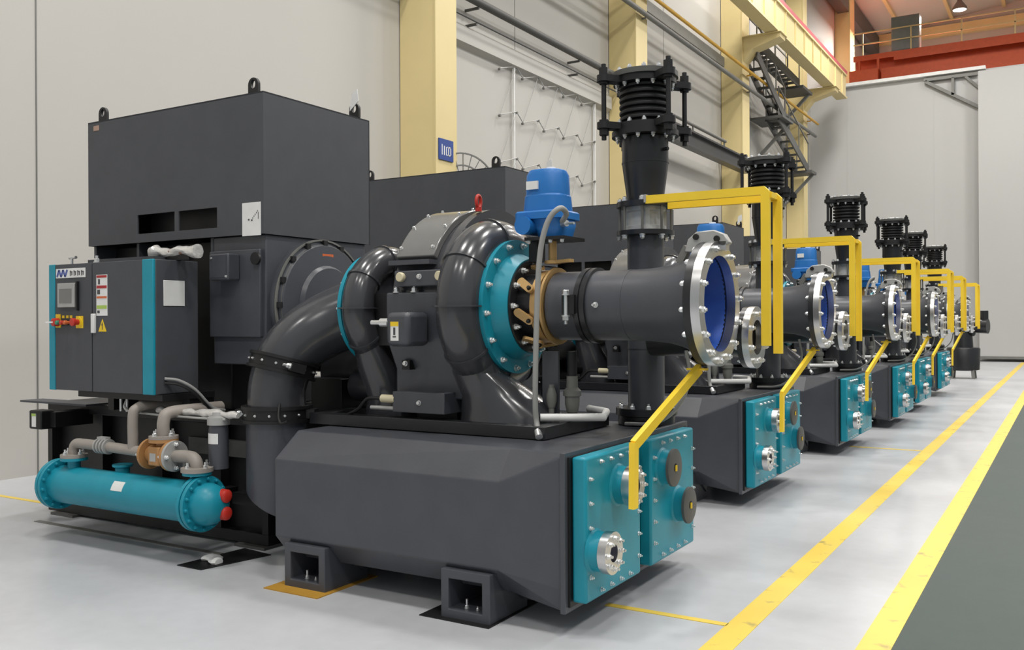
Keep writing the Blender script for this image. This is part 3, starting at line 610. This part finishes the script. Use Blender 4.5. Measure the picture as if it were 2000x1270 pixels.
cv = MB().lathe(o_, up, [(2.19, .135), (2.22, .135), (2.225, .12), (2.31, .118), (2.32, .132), (2.345, .132)], 44).build('check_valve', VALVEM, stk, 'grey cast check valve body')
for k in range(4):
    a = PI*k/2 + .5; p = Vector((SX + .125*math.cos(a), SY + .125*math.sin(a), 0)); MB().bar(p + Vector((0, 0, 2.2)), p + Vector((0, 0, 2.335)), .03, .02, (math.cos(a), math.sin(a), 0)).build('rib', VALVEM, cv)
for k in range(8):
    a = 2*PI*(k + .35)/8; p = Vector((SX + .168*math.cos(a), SY + .168*math.sin(a), 0))
    MB().cyl(p + Vector((0, 0, 2.13)), p + Vector((0, 0, 2.41)), .0095, seg=8).build('stud', STEELG, vf); bolt(vf, p + Vector((0, 0, 2.158)), (0, 0, -1), .017, .03); bolt(vf2, p + Vector((0, 0, 2.38)), up, .017, .03)
MB().lathe(o_, up, [(2.38, .124), (2.43, .124), (2.56, .142), (2.63, .151), (2.80, .151)], 44).build('reducer', DARKM, stk)
MB().ring((SX, SY, 2.632), up, 0, .01, .14, .154, 44).build('weld_bead', DARKM, stk)
def lug_plate(z0, z1, r):
    b = MB(); b.ring((SX, SY, 0), up, z0, z1, .14, r, 48)
    for k in range(4):
        a = math.radians(-38 + 90*k); b.bar((SX + .15*math.cos(a), SY + .15*math.sin(a), (z0 + z1)/2), (SX + .30*math.cos(a), SY + .30*math.sin(a), (z0 + z1)/2), .09, z1 - z0)
        b.cyl((SX + .30*math.cos(a), SY + .30*math.sin(a), z0), (SX + .30*math.cos(a), SY + .30*math.sin(a), z1), .045, seg=16)
    return b.build('tie_plate', BLACK, stk)
f1 = MB().ring((SX, SY, 0), up, 2.805, 2.84, .14, .217, 48).build('bellows_flange', BLACK, stk)
tp1 = lug_plate(2.842, 2.884, .205); tp2 = lug_plate(3.145, 3.187, .205)
f2 = MB().lathe(o_, up, [(3.188, .217), (3.222, .217)], 48).build('end_flange', STAIRG, stk)
bolts(f1, (SX, SY, 2.805), (0, 0, -1), .185, 12, .0135, .028, .2); bolts(tp1, (SX, SY, 2.884), up, .185, 12, .0135, .028, .2)
bolts(tp2, (SX, SY, 3.145), (0, 0, -1), .185, 12, .0135, .028, .2); bolts(f2, (SX, SY, 3.222), up, .185, 12, .015, .03, .2)
MB().lathe((SX, SY, 3.222), up, [(0, .11), (.02, .11), (.024, .10)], 32).build('shipping_cap', WHITE, stk, 'white shipping cap')
bl = [(2.884, .148)]
for k in range(6):
    z = 2.898 + k*.0415; bl += [(z, .142), (z + .006, .142), (z + .014, .166), (z + .024, .168), (z + .032, .166), (z + .038, .142)]
bl += [(3.146, .148)]
MB().lathe(o_, up, bl, 56).build('bellows', RUB, stk, 'black corrugated bellows')
for k in range(4):
    a = math.radians(-38 + 90*k); p = Vector((SX + .30*math.cos(a), SY + .30*math.sin(a), 0)); b = MB().cyl(p + Vector((0, 0, 2.77)), p + Vector((0, 0, 3.26)), .016, seg=12)
    for z0, z1 in ((2.80, 2.842), (2.884, 2.90), (3.13, 3.145), (3.187, 3.235)): b.lathe(p + Vector((0, 0, z0)), up, [(0, .032), (z1 - z0, .032)], 6)
    b.build('tie_rod', BLACK, stk)
MB().lathe((SX + .15, SY - .04, 2.71), (1, -.3, 0), [(0, .012), (.03, .012)], 10).build('drain_plug', BLACK, stk)

# --- bypass outlet
byp = mthing('bypass_pipe', 'short pipe with small bright flange, of @', 'bypass pipe', (-1.9, 5.52, 1.31), 'bypass pipes')
BZ, BY = 1.50, 5.52
MB().lathe((-2.28, BY, BZ), (1, 0, 0), [(0, .12), (.5, .12), (.62, .125)], 36).build('pipe_body', DARKM, byp)
MB().ring((-1.68, BY, BZ), (1, 0, 0), 0, .03, .11, .184, 48).build('pipe_flange', DARKM, byp)
bfl = MB().ring((-1.648, BY, BZ), (1, 0, 0), 0, .04, .105, .186, 48).build('bolted_ring', SILV, byp, 'bright steel ring')
MB().cyl((-1.75, BY, BZ), (-1.70, BY, BZ), .112).build('bore', mat('grey_bore', (110, 112, 124), .5), byp)
bolts(bfl, (-1.609, BY, BZ), (1, 0, 0), .15, 8, .015, .03, .5); bolts(bfl, (-1.682, BY, BZ), (-1, 0, 0), .15, 8, .015, .03, .5)
ch = mthing('drain_hose', 'thin grey hose by the bypass pipe of @', 'hose', (-2.1, 5.4, .93), 'thin grey drain hoses')
MB().tube([(-2.02, 5.42, 1.42), (-2.0, 5.42, 1.25), (-2.06, 5.4, 1.08), (-2.2, 5.38, .97), (-2.42, 5.4, .95)], .011, 10, sub=10).build('hose', CONDUIT, ch)

# --- yellow frames
yf = mthing('yellow_guard_frame', 'yellow twin-bar frame beside the stack of @', 'guard frame', (-1.5, 5.45, 1.43), 'yellow guard frames')
def lbar(pts, w, th):
    b = MB(); m_ = len(pts)
    for i in range(m_ - 1): b.bar(pts[i], pts[i+1], w, th, (0, 1, 0))
    return b
def bent(xs, xe, zt, zb, y, w, th):
    """flat inverted L: outer outline in x-z, chamfered corner"""
    b = MB(); c = w*.6
    b.prism([(xs, zt), (xe + w/2 - c, zt), (xe + w/2, zt - c), (xe + w/2, zb), (xe - w/2, zb), (xe - w/2, zt - w), (xs, zt - w)], 'y', y - th/2, y + th/2)
    return b
bent(-2.29, -1.535, 2.393, 1.452, 5.45, .05, .035).build('front_bar', YEL, yf)
bent(-2.20, -1.505, 2.368, 1.402, 5.60, .05, .035).build('rear_bar', YEL, yf)
MB().box(-2.30, -2.285, 5.43, 5.62, 2.35, 2.40).build('end_clip', ALU, yf)
MB().box(-1.56, -1.50, 5.46, 5.59, 2.325, 2.36).build('cross_tie', YEL, yf)
ys = mthing('yellow_strut', 'yellow bent strut before the teal covers of @', 'strut', (-1.9, 4.33, .65), 'yellow bent struts')
b = MB(); b.bar((-1.775, 4.97, 1.335), (-1.9, 4.345, .97), .055, .03, (1, 0, 0)); b.bar((-1.9, 4.345, .985), (-1.9, 4.335, .65), .055, .03, (1, 0, 0)); b.build('strut_bar', YEL, ys)
MB().box(-1.84, -1.73, 4.94, 4.99, 1.325, 1.337).build('mounting_tab', YEL, ys)

# --- motor with hood
mot = mthing('drive_motor', 'charcoal drive motor under a square hood, of @', 'motor', (-5.88, 5.28, .94), 'drive motors of the machine row')
MX0, MX1, MY0, MY1 = -6.875, -4.88, 4.70, 5.86
hood = MB()
holed_panel(hood, MX0, MX1, 2.235, 3.245, [(-6.255, -5.822, 2.303, 2.452), (-5.775, -5.355, 2.303, 2.452)], lambda a, c, z0, z1: hood.box(a, c, MY0, MY0 + .012, z0, z1))
hood.box(MX1 - .012, MX1, MY0 + .012, MY1, 2.235, 3.245).box(MX0, MX0 + .012, MY0 + .012, MY1, 2.235, 3.245).box(MX0, MX1, MY1 - .012, MY1, 2.235, 3.245).box(MX0, MX1, MY0, MY1, 3.233, 3.245)
hd = hood.build('hood', SHEET, mot)
MB().box(-6.3, -5.3, MY0 + .16, MY0 + .17, 2.26, 2.5).build('vent_duct', BLACK, hd)
MB().box(-6.3, -5.3, MY0 + .02, MY0 + .17, 2.26, 2.28).build('vent_floor', SHEET, hd)
for (x, y) in ((-6.755, 4.76), (-5.03, 4.76), (-4.93, 5.74), (-6.755, 5.74)):
    lug = MB(); ox, oz = x, 3.245; w = .05
    outer = [(-w, 0)] + [(w*math.cos(a), .075 + w*math.sin(a)) for a in [PI - PI*k/12 for k in range(13)]] + [(w, 0)]
    h = [( .022*math.cos(2*PI*k/16), .078 + .032*math.sin(2*PI*k/16)) for k in range(16)]
    # plate as ring: loft between outer outline samples and the hole
    def samp(a):
        dx, dz = math.cos(a), math.sin(a)
        best = 1e9
        for i in range(len(outer)):
            (x1, z1), (x2, z2) = outer[i], outer[(i+1) % len(outer)]; x1 -= 0; z1 -= .078; z2 -= .078
            den = dx*(z2 - z1) - dz*(x2 - x1)
            if abs(den) < 1e-9: continue
            t = (x1*(z2 - z1) - z1*(x2 - x1))/den; u = (x1*dz - z1*dx)/den
            if t > 0 and -1e-6 <= u <= 1 + 1e-6: best = min(best, t)
        return dx*best, .078 + dz*best
    N = 32; oo = [samp(2*PI*k/N + .01) for k in range(N)]; hh = [(.022*math.cos(2*PI*k/N + .01), .078 + .032*math.sin(2*PI*k/N + .01)) for k in range(N)]
    f = lambda pts, yy: [(ox + p, yy, oz + q) for p, q in pts]
    lug.loft([f(hh, y - .012), f(oo, y - .012), f(oo, y + .012), f(hh, y + .012)], closed=True)
    lug.build('lifting_lug', BLACK, hd)
MB().box(-5.09, -4.905, MY0 - .004, MY0, 2.225, 2.462).build('data_plate', WHITE, hd, 'white data plate')
pr = MB(); pr.box(-5.03, -5.015, MY0 - .006, MY0 - .004, 2.335, 2.345).box(-5.0, -4.985, MY0 - .006, MY0 - .004, 2.33, 2.34)
for k in range(5): pr.box(-4.985 + .012*k, -4.98 + .012*k, MY0 - .006, MY0 - .004, 2.345 + .012*k, 2.355 + .012*k)
pr.box(-4.93, -4.926, MY0 - .006, MY0 - .004, 2.34, 2.39); pr.build('data_print', LABK, hd)
MB().box(-6.80, -6.73, MY0 - .003, MY0, 3.17, 3.21).build('small_tag', mat('beige_tag', (170, 140, 124), .5), hd)
tag_ = MB().prism([(-4.95, 3.30), (-4.86, 3.37), (-4.87, 3.47), (-4.93, 3.44)], 'y', 5.70, 5.706).build('shipping_tag', WHITE, hd, 'white tag on the rear lug')
# motor body
MB().box(-6.84, -5.45, 4.92, 5.80, .942, 2.235).build('stator_housing', BLACK, mot, bevel=.01)
for x in (-6.86, -6.32, -5.47): MB().box(x, x + .03, 4.74, 5.82, 2.0, 2.235).build('hood_support', SHEET, mot)
MB().box(-5.44, -4.90, 4.74, 5.82, 1.30, 2.235).build('end_frame', GREY, mot, bevel=.008)
MB().box(-5.45, -4.93, 4.71, 4.76, 1.50, 2.13).build('side_cover', GREY, mot, bevel=.006)
jb = MB().box(-5.33, -5.13, 4.60, 4.71, 1.91, 2.10).build('connection_box', GREY, mot, bevel=.01)
MB().box(-5.32, -5.15, 4.597, 4.60, 1.93, 2.08).build('box_lid', GREY, jb); bolt(jb, (-5.33 + .03, 4.6, 2.07), (0, -1, 0), .008, .01); bolt(jb, (-5.15, 4.6, 1.935), (0, -1, 0), .008, .01)
tr = MB().lathe((-4.95, 4.70, 2.06), (0, -1, 0), [(0, .045), (.02, .045)], 20).build('eye_plate', BLACK, mot)
EB = MB().lathe((-4.90, 5.27, 1.73), (1, 0, 0), [(0, .50), (.05, .50), (.055, .47), (.09, .45), (.10, .30), (.13, .28), (.14, .10), (.40, .10)], 64).build('end_shield', GREY, mot)
ob = MB()
ob.ring((-4.852, 5.27, 1.73), (1, 0, 0), 0, .03, .445, .46, 64).ring((-4.855, 5.27, 1.73), (1, 0, 0), 0, .02, .487, .50, 64); ob.build('shield_rim', STEELG, EB)
for k in range(16):
    a = 2*PI*k/16; p = Vector((-4.845, 5.27 + .473*math.cos(a), 1.73 + .473*math.sin(a))); MB().box(p.x, p.x + .03, p.y - .02, p.y + .02, p.z - .02, p.z + .02).build('shield_clip', BLACK, EB)
MB().box(-4.81, -4.805, 5.22, 5.34, 2.095, 2.12).build('warning_strip', LABO, EB, 'orange strip label')
MB().lathe((-4.80, 5.27, 1.62), (1, 0, 0), [(0, .16), (.12, .16), (.14, .12)], 32).build('bearing_cap', BLACK, EB)

# --- skid
skd = mthing('motor_skid', 'black steel skid under the drive motor of @', 'skid', (-6.2, 5.28, 0), 'motor skids')
MB().box(-7.46, -4.86, 4.71, 5.86, .86, .94).build('top_deck', BLACK, skd, bevel=.004)
MB().box(-7.46, -4.86, 4.71, 5.86, 0.02, .10).build('bottom_rail', BLACK, skd, bevel=.004)
for x in (-7.46, -6.78, -6.05, -5.4, -4.92): MB().box(x, x + .06, 4.71, 4.80, .1, .86).build('post', BLACK, skd)
MB().box(-7.44, -4.88, 4.80, 4.82, .1, .86).build('web_panel', BLACK, skd)  # sheet closing the skid front, black for the deep shadow there
MB().box(-5.1, -4.86, 4.6, 4.71, .32, .40).build('cross_channel', BLACK, skd)
for x in (-7.2, -5.0): MB().box(x - .15, x + .15, 4.66, 5.9, 0, .02).build('sole_plate', STAIRG, skd)
MB().box(-7.60, -6.70, 4.55, 4.75, .945, .96).build('cable_shelf', SHEET, skd)
MB().box(-6.35, -5.4, 4.25, 4.71, 1.06, 1.103).box(-6.35, -6.28, 4.5, 4.72, .94, 1.06).box(-5.5, -5.42, 4.5, 4.72, .94, 1.06).build('cabinet_shelf', BLACK, skd)
MB().box(-5.75, -5.05, 4.76, 4.80, .62, .74).build('cross_plate', STAIRG, skd)
MB().box(-6.06, -5.98, 4.76, 4.8, .6, .86).build('cross_plate', STAIRG, skd)

# ------------------------------------------------------------------ further machines in the row
DX = (-.21, -.15, -.07, -.13, -.19); DY = (3.62, 7.14, 10.33, 13.05, 16.8)
ORD = ('the second machine in the row', 'the third machine in the row', 'the fourth machine in the row', 'the fifth machine in the row', 'the farthest machine in the row')
for dx, dy, who in zip(DX, DY, ORD):
    for t in REPEAT:
        c = copy_tree(t); c.location = t.location + Vector((dx, dy, 0)); c['label'] = GROUPS[t.name].replace('@', who)
# amber / end unit past the last machine
eu = thing('valve_silencer', 'dark valve and silencer unit standing past the farthest machine', 'silencer', (-2.45, 28.0, 0))
MB().lathe((-2.5, 28.0, 0), (0, 0, 1), [(.22, .33), (.24, .40), (.80, .42), (.84, .40), (.86, .25), (1.3, .22)], 36).build('silencer_body', DARKM, eu)
MB().lathe((-2.3, 28.0, 1.42), (1, -.2, 0), [(-.3, .18), (.0, .18), (.02, .27), (.06, .27), (.08, .18), (.42, .2)], 28).build('valve_body', DARKM, eu)
MB().cyl((-1.98, 27.95, 1.55), (-1.98, 27.95, 1.84), .1).build('valve_top', DARKM, eu)
for k in range(4):
    a = PI/4 + PI*k/2; MB().bar((-2.5 + .34*math.cos(a), 28 + .34*math.sin(a), .3), (-2.5 + .38*math.cos(a), 28 + .38*math.sin(a), 0), .08, .08).build('leg', STEELG, eu)

# ------------------------------------------------------------------ things only the nearest machine shows
# control cabinet
cab = thing('control_cabinet', 'dark grey control cabinet with teal edge strips, touch screen and warning labels', 'control cabinet', (-6.03, 4.4, 1.09))
CX0, CX1, CF, CB, C0, C1 = -6.634, -5.43, 4.2, 4.588, 1.105, 2.05
MB().box(CX0, CX1, CF + .022, CB, C0, C1).build('cabinet_body', SHEET, cab, bevel=.006)
MB().box(CX0, -6.56, CF, CF + .022, C0, C1).build('edge_strip', TEAL, cab, 'teal edge strip', bevel=.005)
MB().box(-5.546, CX1, CF, CF + .022, C0, C1).build('edge_strip', TEAL, cab, 'teal edge strip', bevel=.005)
ld = MB().box(-6.557, -6.118, CF + .003, CF + .022, C0 + .002, C1 - .002).build('door', SHEET, cab, bevel=.004)
rd = MB().box(-6.108, -5.55, CF + .003, CF + .022, C0 + .002, C1 - .002).build('door', SHEET, cab, bevel=.004)
f_ = CF + .003
lg_ = MB().box(-6.54, -6.185, f_ - .004, f_, 1.945, 2.015).build('logo_plate', WHITE, ld, 'white name strip')
lo = MB()
for (a, c) in (((-6.525, 1.955), (-6.50, 2.005)), ((-6.50, 2.005), (-6.475, 1.955)), ((-6.475, 1.955), (-6.45, 2.005)), ((-6.45, 2.005), (-6.425, 1.955)), ((-6.425, 1.955), (-6.40, 2.005))):
    lo.bar((a[0], f_ - .0055, a[1]), (c[0], f_ - .0055, c[1]), .016, .003, (0, 1, 0))
lo.build('logo', LABB, ld, 'blue zigzag logo')
ll = MB()
for x in (-6.365, -6.32, -6.275, -6.23): ll.box(x, x + .028, f_ - .0065, f_ - .004, 1.985, 1.992).box(x, x + .007, f_ - .0065, f_ - .004, 1.958, 1.998).box(x + .018, x + .026, f_ - .0065, f_ - .004, 1.962, 1.985)
ll.build('lettering', LABK, ld)
sc_ = MB().box(-6.49, -6.285, f_ - .028, f_, 1.725, 1.905).build('touch_screen', CREAM if False else ALU, ld, 'touch screen', bevel=.004)
MB().box(-6.465, -6.315, f_ - .030, f_ - .027, 1.755, 1.862).build('display', SCREEN, sc_)
MB().box(-6.278, -6.262, f_ - .02, f_, 1.70, 1.915).build('screen_shade', BLACK, ld)
def knob(parent, x, z, r, mcol, mat2, long=False):
    MB().lathe((x, f_, z), (0, -1, 0), [(0, r*1.35), (.008, r*1.35), (.01, r*1.1)], 20).build('switch_collar', mat2, parent)
    return MB().lathe((x, f_ - .008, z), (0, -1, 0), [(0, r*.7), (.03, r*.7), (.032, r), (.05, r), (.055, r*.8)], 20).build('switch_button', mcol, parent)
MB().box(-6.545, -6.485, f_ - .006, f_, 1.575, 1.675).build('switch_plate', LABY, ld, 'yellow switch plate')
k1 = MB().lathe((-6.515, f_ - .006, 1.615), (0, -1, 0), [(0, .032), (.04, .030), (.045, .022)], 20).build('isolator_knob', RED, ld, 'red isolator knob')
MB().bar((-6.515, f_ - .045, 1.615), (-6.56, f_ - .075, 1.615), .014, .012).build('isolator_handle', WHITE, ld)
for x, m_ in ((-6.455, GREEN), (-6.405, RED), (-6.36, LABO)): knob(ld, x, 1.612, .016, m_, BLACK); MB().box(x - .014, x + .014, f_ - .003, f_, 1.645, 1.665).build('switch_label', LABY, ld)
MB().box(-6.30, -6.215, f_ - .004, f_, 1.57, 1.66).build('stop_plate', LABY, ld, 'yellow stop plate'); knob(ld, -6.265, 1.615, .03, RED, LABY)
ls = MB().box(-6.058, -5.932, f_ - .002, f_, 1.66, 1.957).build('warning_label_strip', WHITE, rd, 'strip of warning labels')
for z0, z1, m_ in ((1.935, 1.952, LABR), (1.858, 1.878, LABR), (1.786, 1.80, LABO), (1.71, 1.735, LABG)): MB().box(-6.052, -5.938, f_ - .004, f_ - .002, z0, z1).build('label_band', m_, ls)
pt = MB().box(-6.035, -6.015, f_ - .004, f_ - .002, 1.888, 1.925).box(-6.045, -6.015, f_ - .004, f_ - .002, 1.815, 1.848).box(-6.045, -6.02, f_ - .004, f_ - .002, 1.678, 1.698).build('label_print', LABK, ls)
MB().box(-6.102, -6.062, f_ - .02, f_, 1.535, 1.675).build('door_handle', WHITE, rd, 'pale door handle', bevel=.004)
MB().prism([(-6.035, 1.545), (-5.945, 1.545), (-5.99, 1.635)], 'y', f_ - .003, f_).build('warning_triangle', LABY, rd, 'yellow warning triangle')
MB().prism([(-5.998, 1.59), (-5.982, 1.59), (-5.99, 1.615)], 'y', f_ - .0045, f_ - .003).box(-5.993, -5.987, f_ - .0045, f_ - .003, 1.558, 1.59).build('warning_symbol', LABK, rd)
MB().box(CX1, CX1 + .006, 4.285, 4.465, 1.725, 1.905).build('document_plate', WHITE, cab, 'blank white side plate', bevel=.002)
MB().box(-6.3, -5.55, 4.3, 4.55, C1, C1 + .03).build('roof_tray', SHEET, cab)
ant = MB().cyl((-6.42, 4.25, C1), (-6.42, 4.25, C1 + .05), .01, seg=10).cyl((-6.45, 4.25, C1 + .05), (-6.37, 4.25, C1 + .05), .012, seg=10).build('roof_latch', BOLT, cab)
bolt(cab, (-6.09, 4.23, C1), (0, 0, 1), .02, .05)
rl = thing('wrapped_roll', 'roll in clear plastic wrap lying on top of the control cabinet', 'wrapped roll', (-5.45, 4.42, 2.1))
pts = []
b = MB(); rings = []
for k in range(13):
    x = -5.71 + k*.04; r = .034 + (.016 if k in (0, 1, 11, 12) else 0) + .005*math.sin(k*2.1)
    rings.append([(x, 4.42 + r*math.cos(2*PI*i/16) + .004*math.sin(i*5 + k), 2.112 + .008*math.sin(k) + r*math.sin(2*PI*i/16)) for i in range(16)])
b.loft(rings); b.build('wrap', FOIL, rl); MB().cyl((-5.6, 4.42, 2.112), (-5.38, 4.42, 2.112), .026).build('core', mat('brown_core', (140, 108, 92), .6), rl)
MB().box(-5.64, -5.30, 4.40, 4.44, 2.05, 2.085).build('cradle', BLACK, rl)
cb = thing('sensor_cable_pair', 'pair of wrapped cables drooping from the control cabinet side', 'cable', (-5.3, 4.4, 1.0))
for d in (0, .03): MB().tube([(-5.425, 4.29, 1.215 - d), (-5.36, 4.36, 1.20 - d), (-5.31, 4.46, 1.13 - d), (-5.28, 4.58, 1.0 - d), (-5.26, 4.68, .97 - d)], .010, 8).build('cable', CONDUIT if d == 0 else RUB, cb)
# teal oil cooler
oc_ = thing('oil_cooler', 'long teal tube oil cooler with round bolted flanges and two red caps', 'oil cooler', (-5.75, 4.2, .2))
OY, OZ = 4.2, .405
MB().cyl((-6.50, OY, OZ), (-4.95, OY, OZ), .138, seg=48).build('shell', TEAL, oc_)
for x in (-6.53, -6.495, -4.98, -4.94):
    fl = MB().lathe((x, OY, OZ), (1, 0, 0), [(0, .186), (.028, .186)], 48).build('shell_flange', TEAL, oc_, bevel=.003)
    bolts(fl, (x + (.028 if x in (-4.94, -6.495) else 0), OY, OZ), (1 if x in (-4.94, -6.495) else -1, 0, 0), .165, 14, .012, .025, .5, TEAL)
MB().lathe((-4.912, OY, OZ), (1, 0, 0), [(0, .14), (.03, .14), (.08, .128), (.12, .10), (.145, .06), (.152, .01)], 48).build('end_dome', TEAL, oc_)
MB().lathe((-6.53, OY, OZ), (-1, 0, 0), [(0, .14), (.03, .14), (.08, .12), (.12, .06), (.13, .01)], 48).build('end_dome', TEAL, oc_)
for z in (.462, .348): MB().lathe((-4.80, OY + .045, z), (1, 0, 0), [(0, .046), (.045, .044), (.052, .036), (.058, .02)], 24).build('red_cap', RED, oc_, 'red plastic cap')
for x in (-6.33, -4.99):
    nz = MB().cyl((x, OY, OZ + .1), (x, OY, .60), .045).build('nozzle', TEAL, oc_); MB().lathe((x, OY, .592), (0, 0, 1), [(0, .095), (.02, .095)], 32).build('nozzle_flange', TEAL, nz)
MB().lathe((-5.85, OY + .06, OZ + .12), (0, 0, 1), [(0, .05), (.04, .05), (.05, .07), (.065, .07)], 24).build('vent_boss', TEAL, oc_)
lbp = MB(); rr1 = []
for x in (-5.72, -5.60): rr1.append([(x, OY - .1395*math.sin(math.radians(a)), OZ + .1395*math.cos(math.radians(a))) for a in (45, 55, 65, 74)] + [(x, OY - .137*math.sin(math.radians(a)), OZ + .137*math.cos(math.radians(a))) for a in (74, 65, 55, 45)])
lbp.loft(rr1).build('data_plate', WHITE, oc_, 'white data plate')
for x in (-6.3, -5.2): MB().box(x - .04, x + .04, OY + .09, 4.708, .30, .42).build('support_arm', BLACK, oc_)
# oil pipes
op = thing('oil_pipe', 'taupe oil pipework above the teal cooler, left of the bronze valve', 'pipe', (-5.9, 4.2, .6))
fl = MB().lathe((-6.33, OY, .613), (0, 0, 1), [(0, .095), (.024, .095)], 32).build('pipe_flange', PIPE, op); bolts(fl, (-6.33, OY, .637), (0, 0, 1), .072, 4, .014, .04, .5)
MB().tube([(-6.33, OY, .63), (-6.33, OY, .68), (-6.30, OY, .715), (-6.22, OY, .72), (-5.9, OY, .715), (-5.49, OY, .705)], .037, 18).build('pipe', PIPE, op)
u = MB()
for x in (-6.035, -6.0, -5.965, -5.93): u.ring((x, OY, .717), (1, 0, 0), 0, .014, .03, .055, 24)
u.box(-6.03, -5.93, OY - .02, OY + .02, .76, .785); u.build('pipe_union', ALU, op, 'bright pipe union')
MB().tube([(-5.65, OY, .72), (-5.65, OY, .95), (-5.65, OY + .03, 1.0), (-5.64, OY + .12, 1.02), (-5.63, OY + .5, 1.02)], .036, 18).build('riser_pipe', PIPE, op)
tv = thing('three_way_valve', 'bronze three-way valve with bolted flanges in the oil pipe', 'valve', (-5.33, 4.2, .62))
MB().lathe((-5.45, OY, .70), (1, 0, 0), [(0, .06), (.04, .065), (.13, .075), (.2, .065), (.24, .06)], 32).build('valve_body', BRONZE, tv)
MB().box(-5.385, -5.27, OY - .085, OY + .085, .635, .765).build('valve_chamber', BRONZE, tv, bevel=.012)
for x, m_ in ((-5.475, BRONZE), (-5.245, BRONZE), (-5.222, ALU)):
    fl = MB().lathe((x, OY, .70), (1, 0, 0), [(0, .105), (.022, .105)], 36).build('valve_flange', m_, tv)
    bolts(fl, (x + (.022 if x > -5.23 else 0), OY, .70), (1 if x > -5.23 else -1, 0, 0), .08, 4, .015, .035, .5)
MB().cyl((-5.325, OY, .75), (-5.325, OY, .80), .05).build('valve_neck', BRONZE, tv)
fl = MB().lathe((-5.325, OY, .79), (0, 0, 1), [(0, .098), (.022, .098)], 32).build('valve_flange', BRONZE, tv)
fl2_ = MB().lathe((-5.325, OY, .813), (0, 0, 1), [(0, .098), (.02, .098)], 32).build('valve_flange', PIPE, tv); bolts(fl2_, (-5.325, OY, .833), (0, 0, 1), .075, 4, .015, .04, .5)
MB().box(-5.36, -5.30, OY - .088, OY - .085, .665, .72).build('valve_plate', ALU, tv)
op2 = thing('oil_outlet_pipe', 'taupe pipe bend from the bronze valve down to the cooler', 'pipe', (-5.05, 4.2, .61))
MB().tube([(-5.20, OY, .70), (-5.11, OY, .705), (-5.03, OY, .70), (-4.995, OY, .665), (-4.99, OY, .61)], .042, 18).build('pipe', PIPE, op2)
fl = MB().lathe((-4.99, OY, .613), (0, 0, 1), [(0, .105), (.028, .105)], 32).build('pipe_flange', PIPE, op2); bolts(fl, (-4.99, OY, .641), (0, 0, 1), .08, 4, .014, .04, .5)
op3 = thing('oil_riser_pipe', 'taupe vertical pipe rising from the bronze valve', 'pipe', (-5.325, 4.2, .83))
MB().tube([(-5.325, OY, .835), (-5.325, OY, .93), (-5.325, OY + .05, .985), (-5.325, OY + .3, .99), (-5.325, OY + .5, .99)], .042, 18).build('pipe', PIPE, op3)
# filter canister and wrapped pipe
fc = thing('filter_canister', 'black cylindrical filter canister with white label beside the casing', 'filter', (-4.94, 4.3, .62))
MB().lathe((-4.94, 4.34, .62), (0, 0, 1), [(0, .066), (.26, .066), (.3, .06)], 32).build('canister', GREY, fc)
MB().lathe((-4.94, 4.34, .915), (0, 0, 1), [(0, .075), (.05, .075), (.06, .045), (.085, .04)], 24).build('filter_head', ALU, fc)
lab = MB(); lab.loft([[(-4.94 + .0675*math.cos(a), 4.34 + .0675*math.sin(a), z) for a in [math.radians(d) for d in (-125, -105, -85, -65, -45)]] + [(-4.94 + .065*math.cos(a), 4.34 + .065*math.sin(a), z) for a in [math.radians(d) for d in (-45, -65, -85, -105, -125)]] for z in (.79, .86)]); lab.build('label_plate', WHITE, fc)
wp = thing('wrapped_oil_line', 'silvery plastic-wrapped pipe running from under the cabinet to the elbow clamp', 'pipe', (-5.1, 4.34, .97))
b = MB(); rings = []
for k in range(22):
    x = -5.56 + k*.0385; r = .022 + .006*math.sin(k*1.7) + (.012 if 12 < k < 17 else 0); rings.append([(x, 4.34 + r*math.cos(2*PI*i/14), .985 + .004*math.sin(k*2.3) + r*math.sin(2*PI*i/14)) for i in range(14)])
b.loft(rings); b.build('wrapped_pipe', FOIL, wp)
MB().tube([(-5.85, 4.3, 1.06), (-5.85, 4.28, .99), (-5.7, 4.28, .965), (-5.2, 4.3, .955), (-4.85, 4.32, .955)], .008, 8).build('capillary_tube', ALU, wp)
MB().cyl((-5.92, 4.3, .965), (-5.92, 4.3, 1.09), .010, seg=8).cyl((-5.85, 4.3, .965), (-5.85, 4.3, 1.09), .010, seg=8).build('gauge_tubes', BOLT, wp)
# small junction box at the left
jx = thing('junction_box', 'small black junction box with a white label, left of the teal cooler', 'junction box', (-7.1, 4.45, .77))
MB().box(-7.13, -6.97, 4.34, 4.46, .765, .915).build('box_body', RUB, jx, bevel=.012)
MB().box(-7.085, -7.03, 4.336, 4.34, .785, .89).build('label_plate', WHITE, jx); MB().box(-7.085, -7.03, 4.334, 4.336, .87, .89).build('label_band', LABG, jx)
MB().box(-7.02, -6.90, 4.42, 4.75, .78, .90).build('mounting_arm', BLACK, jx)
